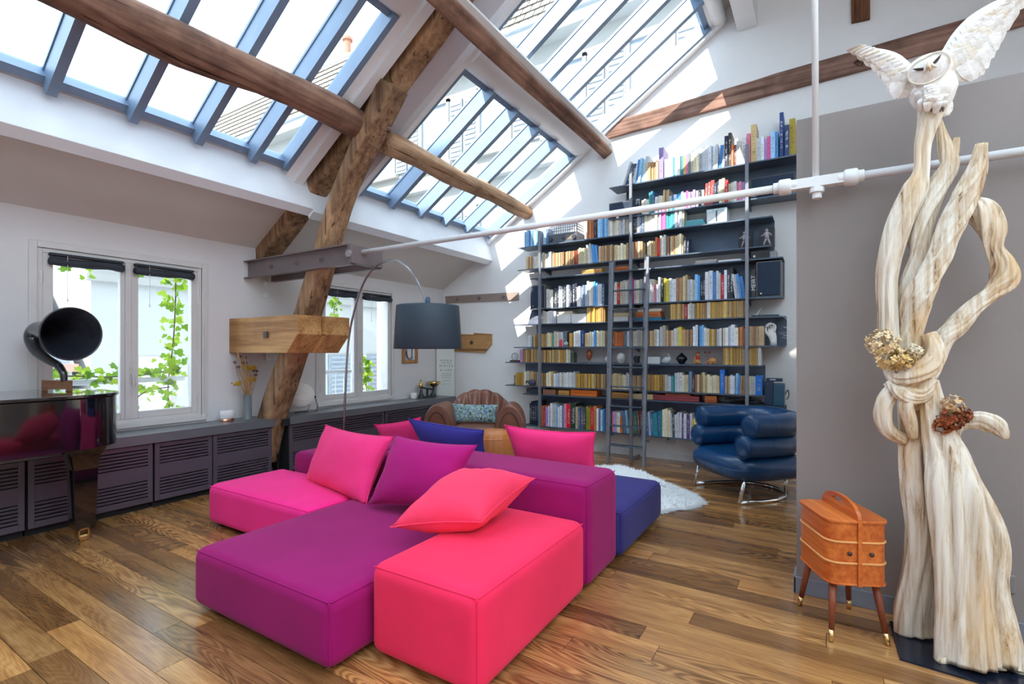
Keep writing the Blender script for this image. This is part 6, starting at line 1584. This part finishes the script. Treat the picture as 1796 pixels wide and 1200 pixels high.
strand('knot', [(1570,622,30,.01),(1585,640,52,.0),(1600,660,62,-.01),(1606,690,52,-.01),(1598,716,38,.0)], 4.0, 4, 5, .8)
strand('knot_wrap', [(1628,585,22,-.04),(1640,612,28,-.05),(1630,640,34,-.06),(1600,658,34,-.06),(1572,662,32,-.04),(1560,640,26,-.01),(1572,612,24,.01)], 3.0, 3, 6)
strand('knot_wrap', [(1560,668,24,-.03),(1585,690,34,-.05),(1616,690,30,-.05),(1632,664,26,-.04)], 3.0, 3, 16)
strand('trunk', [(1599,668,38,.02),(1603,747,40,.02),(1600,803,38,.02),(1606,860,42,.03),(1615,917,44,.04),(1615,973,46,.05),(1606,1030,48,.06),(1598,1080,52,.07),(1600,1112,52,.07)], 1.2, 3, 7)
strand('trunk', [(1626,668,30,-.02),(1642,747,44,-.03),(1661,803,62,-.04),(1673,860,76,-.05),(1684,945,76,-.06),(1690,1030,70,-.07),(1694,1110,74,-.08),(1698,1176,80,-.09)], .9, 4, 8)
strand('trunk', [(1650,720,22,.02),(1672,790,30,.03),(1692,835,34,.04),(1724,905,44,.04),(1744,962,42,.03),(1741,1030,42,.01),(1752,1087,46,-.01),(1756,1132,50,-.03),(1757,1184,52,-.05)], 1.4, 3, 9)
strand('root_loop', [(1580,672,22,-.02),(1560,690,26,-.03),(1548,724,28,-.03),(1560,757,26,-.02),(1588,772,24,.0)], 1.6, 3, 10)
strand('side_branch', [(1664,800,24,.0),(1668,765,24,-.01),(1680,744,24,-.02),(1718,736,32,-.03),(1744,746,32,-.03),(1757,758,20,-.03),(1765,770,8,-.03)], 1.2, 3, 11, .5)
strand('strip', [(1602,690,22,-.05),(1590,712,22,-.06),(1596,740,20,-.05),(1602,770,14,-.03)], 1.5, 3, 13)
# dried hydrangeas tucked into the wood
def petals(lab, spots, cols, seed, name='dried_flowers'):
    rn_ = random.Random(seed); c0 = at(spots[0][0], spots[0][1], Y=DY-.09)
    f = thing(name, lab, 'dried flowers', c0)
    pm = [pmat('petal_%d_%d' % (seed, i), srgb(*c_), .8, var=.2) for i, c_ in enumerate(cols)]
    for i, (px, py, r_, k) in enumerate(spots):
        c_ = at(px, py, Y=DY-.075)
        MB().tube([c_, c_+Vector((.02,.05,-.03))], .004, 6).build('stem', STRAW, f)
        m = MB()
        for j in range(k):
            d_ = Vector((rn_.gauss(0,1), rn_.gauss(0,1), rn_.gauss(0,1))).normalized()*r_*rn_.uniform(.75, 1)
            d_.y *= .7
            q0 = c_+d_; nn = (d_.normalized()+Vector((rn_.uniform(-.4,.4), rn_.uniform(-.4,.4), rn_.uniform(-.4,.4)))).normalized()
            a_ = nn.orthogonal().normalized(); b_ = nn.cross(a_)
            for t_ in range(4):
                th_ = t_*pi/2+rn_.random()
                e_ = a_*cos(th_)+b_*sin(th_); g_ = nn.cross(e_)
                L2 = .013*rn_.uniform(.8, 1.3)
                m.add([q0, q0+e_*L2*.7+g_*L2*.5, q0+e_*L2*1.2+nn*.004, q0+e_*L2*.7-g_*L2*.5], [(0,1,2,3)])
        m.build('flower_head', pm[i % len(pm)], f)
    return f
petals('cream dried hydrangea tucked into the driftwood knot', [(1547,602,.062,85),(1560,628,.055,70),(1586,632,.042,45),(1604,616,.030,26)], [(232,208,166),(226,196,140),(222,186,120),(236,222,196)], 1)
petals('reddish brown dried flower bunch on the right of the driftwood', [(1667,735,.050,60),(1655,748,.035,34),(1672,712,.042,40),(1690,728,.030,26)], [(140,66,30),(160,84,36),(214,180,136),(150,80,44)], 2)
# ------------------------------------------------------------ white owl with spread wings
def feather_mat(name, a, b):
    t = NT(name); v = t.coords((1,1,1))
    t.l(t.ramp(t.noise(v, 30, 4, .6), [(.35, a), (.7, b)]), t.p.inputs['Base Color']); t.p.inputs['Roughness'].default_value = .85
    t.p.inputs['Sheen Weight'].default_value = .3
    t.bump(t.noise(v, 120, 3), .4, .004)
    return t.mat
OWLW = feather_mat('owl_white', srgb(226,218,208), srgb(250,248,246)); OWLT = feather_mat('owl_tan', srgb(228,214,192), srgb(246,240,230))
OY = DY
ow = thing('owl', 'white barn owl with spread wings perched on top of the driftwood', 'owl', at(1636, 190, Y=OY))
def op(px, py, d=0.): return at(px, py, Y=OY+d)
H = op(1629, 127, -.03)
# body and head as one continuous figure
B_ = catmull([tuple(op(1648,206,.02))+(.020,.016), tuple(op(1643,190,.01))+(.050,.045), tuple(op(1638,168,.0))+(.080,.075), tuple(op(1634,150,-.005))+(.082,.078), tuple(op(1631,140,-.01))+(.074,.070), tuple(op(1629,128,-.015))+(.084,.072), tuple(op(1627,115,-.012))+(.076,.066), tuple(op(1626,106,-.008))+(.050,.045), tuple(op(1625.5,102,-.006))+(.012,.012)], 5)
MB().tube([b[:3] for b in B_], [(b[3], b[4]) for b in B_], 28, up=(1,0,0), prof=lambda a, t: 1+.03*noise.noise(Vector((cos(a)*5, sin(a)*5, t*16)))).build('body', OWLW, ow, smooth=True)
cr_ = [b for b in B_ if b[2] > H.z+.012]
MB().tube([Vector(b[:3])+Vector((0,.006,.003)) for b in cr_], [(b[3]*1.02, b[4]*1.02) for b in cr_], 28, up=(1,0,0)).build('crown', feather_mat('owl_crown', srgb(214,184,140), srgb(240,226,204)), ow, smooth=True)
fd = (Vector((0,0,H.z-.35))-H).normalized(); rt = Vector((CY, SY, 0)); rt = (rt-fd*rt.dot(fd)).normalized(); upv = rt.cross(fd) if rt.cross(fd).z > 0 else -rt.cross(fd)
tl = radians(-22); rt2 = rt*cos(tl)-upv*sin(tl)*-1; rt2 = (rt*cos(tl)+upv*sin(-tl)).normalized(); up2 = (upv*cos(tl)-rt*sin(-tl)).normalized()
FCE = H+fd*.046
def disc(m, c, ra, rb, dome, nr=20):
    vs_ = [c+fd*dome]; 
    for k_ in (.5, .85, 1.0):
        for i in range(nr):
            a = 2*pi*i/nr; heart = 1-.16*max(0, cos(a-pi/2))**8
            vs_.append(c+rt2*(cos(a)*ra*k_*heart)+up2*(sin(a)*rb*k_*heart)+fd*(dome*(1-k_**2)))
    fs_ = [(0, 1+i, 1+(i+1) % nr) for i in range(nr)]
    for r_ in range(2):
        fs_ += [(1+r_*nr+i, 1+(r_+1)*nr+i, 1+(r_+1)*nr+(i+1) % nr, 1+r_*nr+(i+1) % nr) for i in range(nr)]
    return m.add(vs_, fs_)
fc = disc(MB(), FCE+fd*.006, .070, .058, .022).build('face_disc', OWLW, ow, smooth=True)
MB().tube([FCE+fd*.012+rt2*(cos(a)*.071*(1-.16*max(0, cos(a-pi/2))**8))+up2*(sin(a)*.059*(1-.16*max(0, cos(a-pi/2))**8)) for a in [2*pi*i/32 for i in range(33)]], .0035, 6, cap=False).build('face_rim', OWLT, fc, smooth=True)
for sg in (-1, 1):
    e_ = FCE+fd*.026+rt2*(sg*.028)+up2*.010
    MB().tube([e_+rt2*(.020*s_)+up2*(.011*s_*sg-.004*(1-s_*s_)+.004)+fd*.002 for s_ in (-1,-.5,0,.5,1)], [.001,.005,.006,.005,.001], 6).build('eye', pmat('owl_eye', (.05,.03,.025), .5), fc, smooth=True)
    MB().tube([FCE+fd*.030+up2*.028, FCE+fd*.034+rt2*sg*.010+up2*.004, FCE+fd*.030+rt2*sg*.022-up2*.018], [.004,.006,.003], 6).build('brow', OWLW, fc, smooth=True)
MB().tube([FCE+fd*.032+up2*.012, FCE+fd*.040-up2*.006, FCE+fd*.034-up2*.022], [.009,.007,.002], 8).build('beak', pmat('owl_beak', srgb(222,196,160), .5), fc, smooth=True)
def feather(parent, a, b, w, nrm, mat, name='feather'):
    a, b, nrm = Vector(a), Vector(b), Vector(nrm)
    d_ = b-a; s_ = d_.cross(nrm).normalized(); m = MB(); K = 7; vs_ = []
    for i in range(K+1):
        t = i/K; ww = w*(sin(pi*min(1, .18+t*.72))**.6)*(1 if t < .93 else .55)
        c_ = a+d_*t+nrm*(.018*sin(pi*t))
        for j, o_ in ((-1, 0), (0, .0035), (1, 0)): vs_.append(c_+s_*(j*ww/2)+nrm*o_)
    for i in range(K): 
        for j in range(2): m.add([vs_[i*3+j], vs_[i*3+j+1], vs_[(i+1)*3+j+1], vs_[(i+1)*3+j]], [(0,1,2,3)])
    return m.build(name, mat, parent, smooth=True)
def wing(lead, trail, nf, dep0, dep1, wpx, label):
    """lead: leading edge points shoulder->tip; trail: feather tips"""
    LD = catmull([(*p_, dep0+(dep1-dep0)*i/(len(lead)-1)) for i, p_ in enumerate(lead)], 8)
    TR = catmull([(*p_, dep0+(dep1-dep0)*i/(len(trail)-1)) for i, p_ in enumerate(trail)], 8)
    nrm = Vector((-.15,-1,.1)).normalized()
    W = MB().tube([op(x, y, d_-.012) for x, y, d_ in LD], [(.030-.022*i/(len(LD)-1), .020-.013*i/(len(LD)-1)) for i in range(len(LD))], 12).build('wing', OWLW, ow, smooth=True)
    W['label'] = label
    for i in range(nf):
        t = i/(nf-1); a = LD[int(t*(len(LD)-1))]; b = TR[int(t*(len(TR)-1))]
        feather(W, op(*a), op(b[0], b[1], b[2]+.004*(i % 2)), wpx*PXM, nrm, OWLW)
    for lay, (f_, wd_) in enumerate(((.62,.95), (.38,.8))):
        for i in range(nf+3):
            t = i/(nf+2); a = LD[int(t*(len(LD)-1))]; b = TR[int(t*(len(TR)-1))]
            e_ = tuple(a[k]*(1-f_)+b[k]*f_ for k in range(3))
            feather(W, op(a[0], a[1], a[2]-.010-.006*lay), op(e_[0], e_[1], e_[2]-.012-.006*lay), wpx*wd_*PXM, nrm, OWLW if (i+lay) % 3 else OWLT, 'covert_feather')
wing([(1604,132),(1590,122),(1572,104),(1550,94),(1520,88),(1499,85)], [(1600,168),(1585,172),(1572,172),(1560,150),(1542,128),(1520,106),(1499,90)], 13, -.01, -.05, 22, 'spread left wing with scalloped white feathers')
wing([(1650,112),(1664,90),(1680,62),(1703,36),(1735,14),(1770,-4),(1812,-26)], [(1662,132),(1690,142),(1718,136),(1738,104),(1758,66),(1784,24),(1820,-18)], 15, -.01, -.06, 26, 'raised right wing with long white feathers')
for i, (dx_, w_) in enumerate(((-9,20), (0,24), (9,20))):
    feather(ow, op(1645+dx_*.4, 175, .03), op(1652+dx_, 206-abs(dx_)*.3, .02), w_*PXM, (0,-1,.2), OWLW, 'tail_feather')
rn = random.Random(9)
for i in range(46):
    t = rn.random(); px = 1632+rn.gauss(0, 13); py = 150+t*34
    feather(ow, op(px, py-6, -.075+.03*abs(px-1634)/20), op(px-2+rn.uniform(-3,3), py+12+rn.uniform(0,6), -.060+.03*abs(px-1634)/20), 11*PXM, (0,-1,.25), OWLW, 'breast_feather')
for px in (1628, 1648):
    f_ = MB().tube([op(px,172,-.03), op(px+1,184,-.035)], [.016,.012], 10).build('foot', OWLW, ow, smooth=True)
    for k_ in (-1, 0, 1): MB().tube([op(px+1+k_*3,184,-.045), op(px+1+k_*5,190,-.05), op(px+1+k_*5,196,-.045)], [.005,.005,.002], 6).build('talon', pmat('talon', (.12,.09,.07), .5), f_, smooth=True)
cb = thing('wall_cable', 'thin pale cable on the floor at the right behind the driftwood', 'cable', (.8,2.95,.01))
MB().tube(catmull([(.60,3.04,.05),(.70,3.0,.02),(.80,2.93,.014),(.95,2.9,.014)], 6), .004, 6).tube(catmull([(.62,3.05,.03),(.72,2.93,.014),(.84,2.88,.014),(1.0,2.86,.014)], 6), .004, 6).build('cord', pmat('cable_grey', (.55,.58,.58), .5), cb)
pz = at(1764, 1022, Y=PY)
s = tag(MB().box(pz.x-.03, pz.x+.03, PY-.014, PY, pz.z-.04, pz.z+.04).build('wall_socket', pmat('socket_taupe', (.25,.23,.22), .5), bevel=.004), 'taupe socket plate low on the partition behind the driftwood', 'socket')
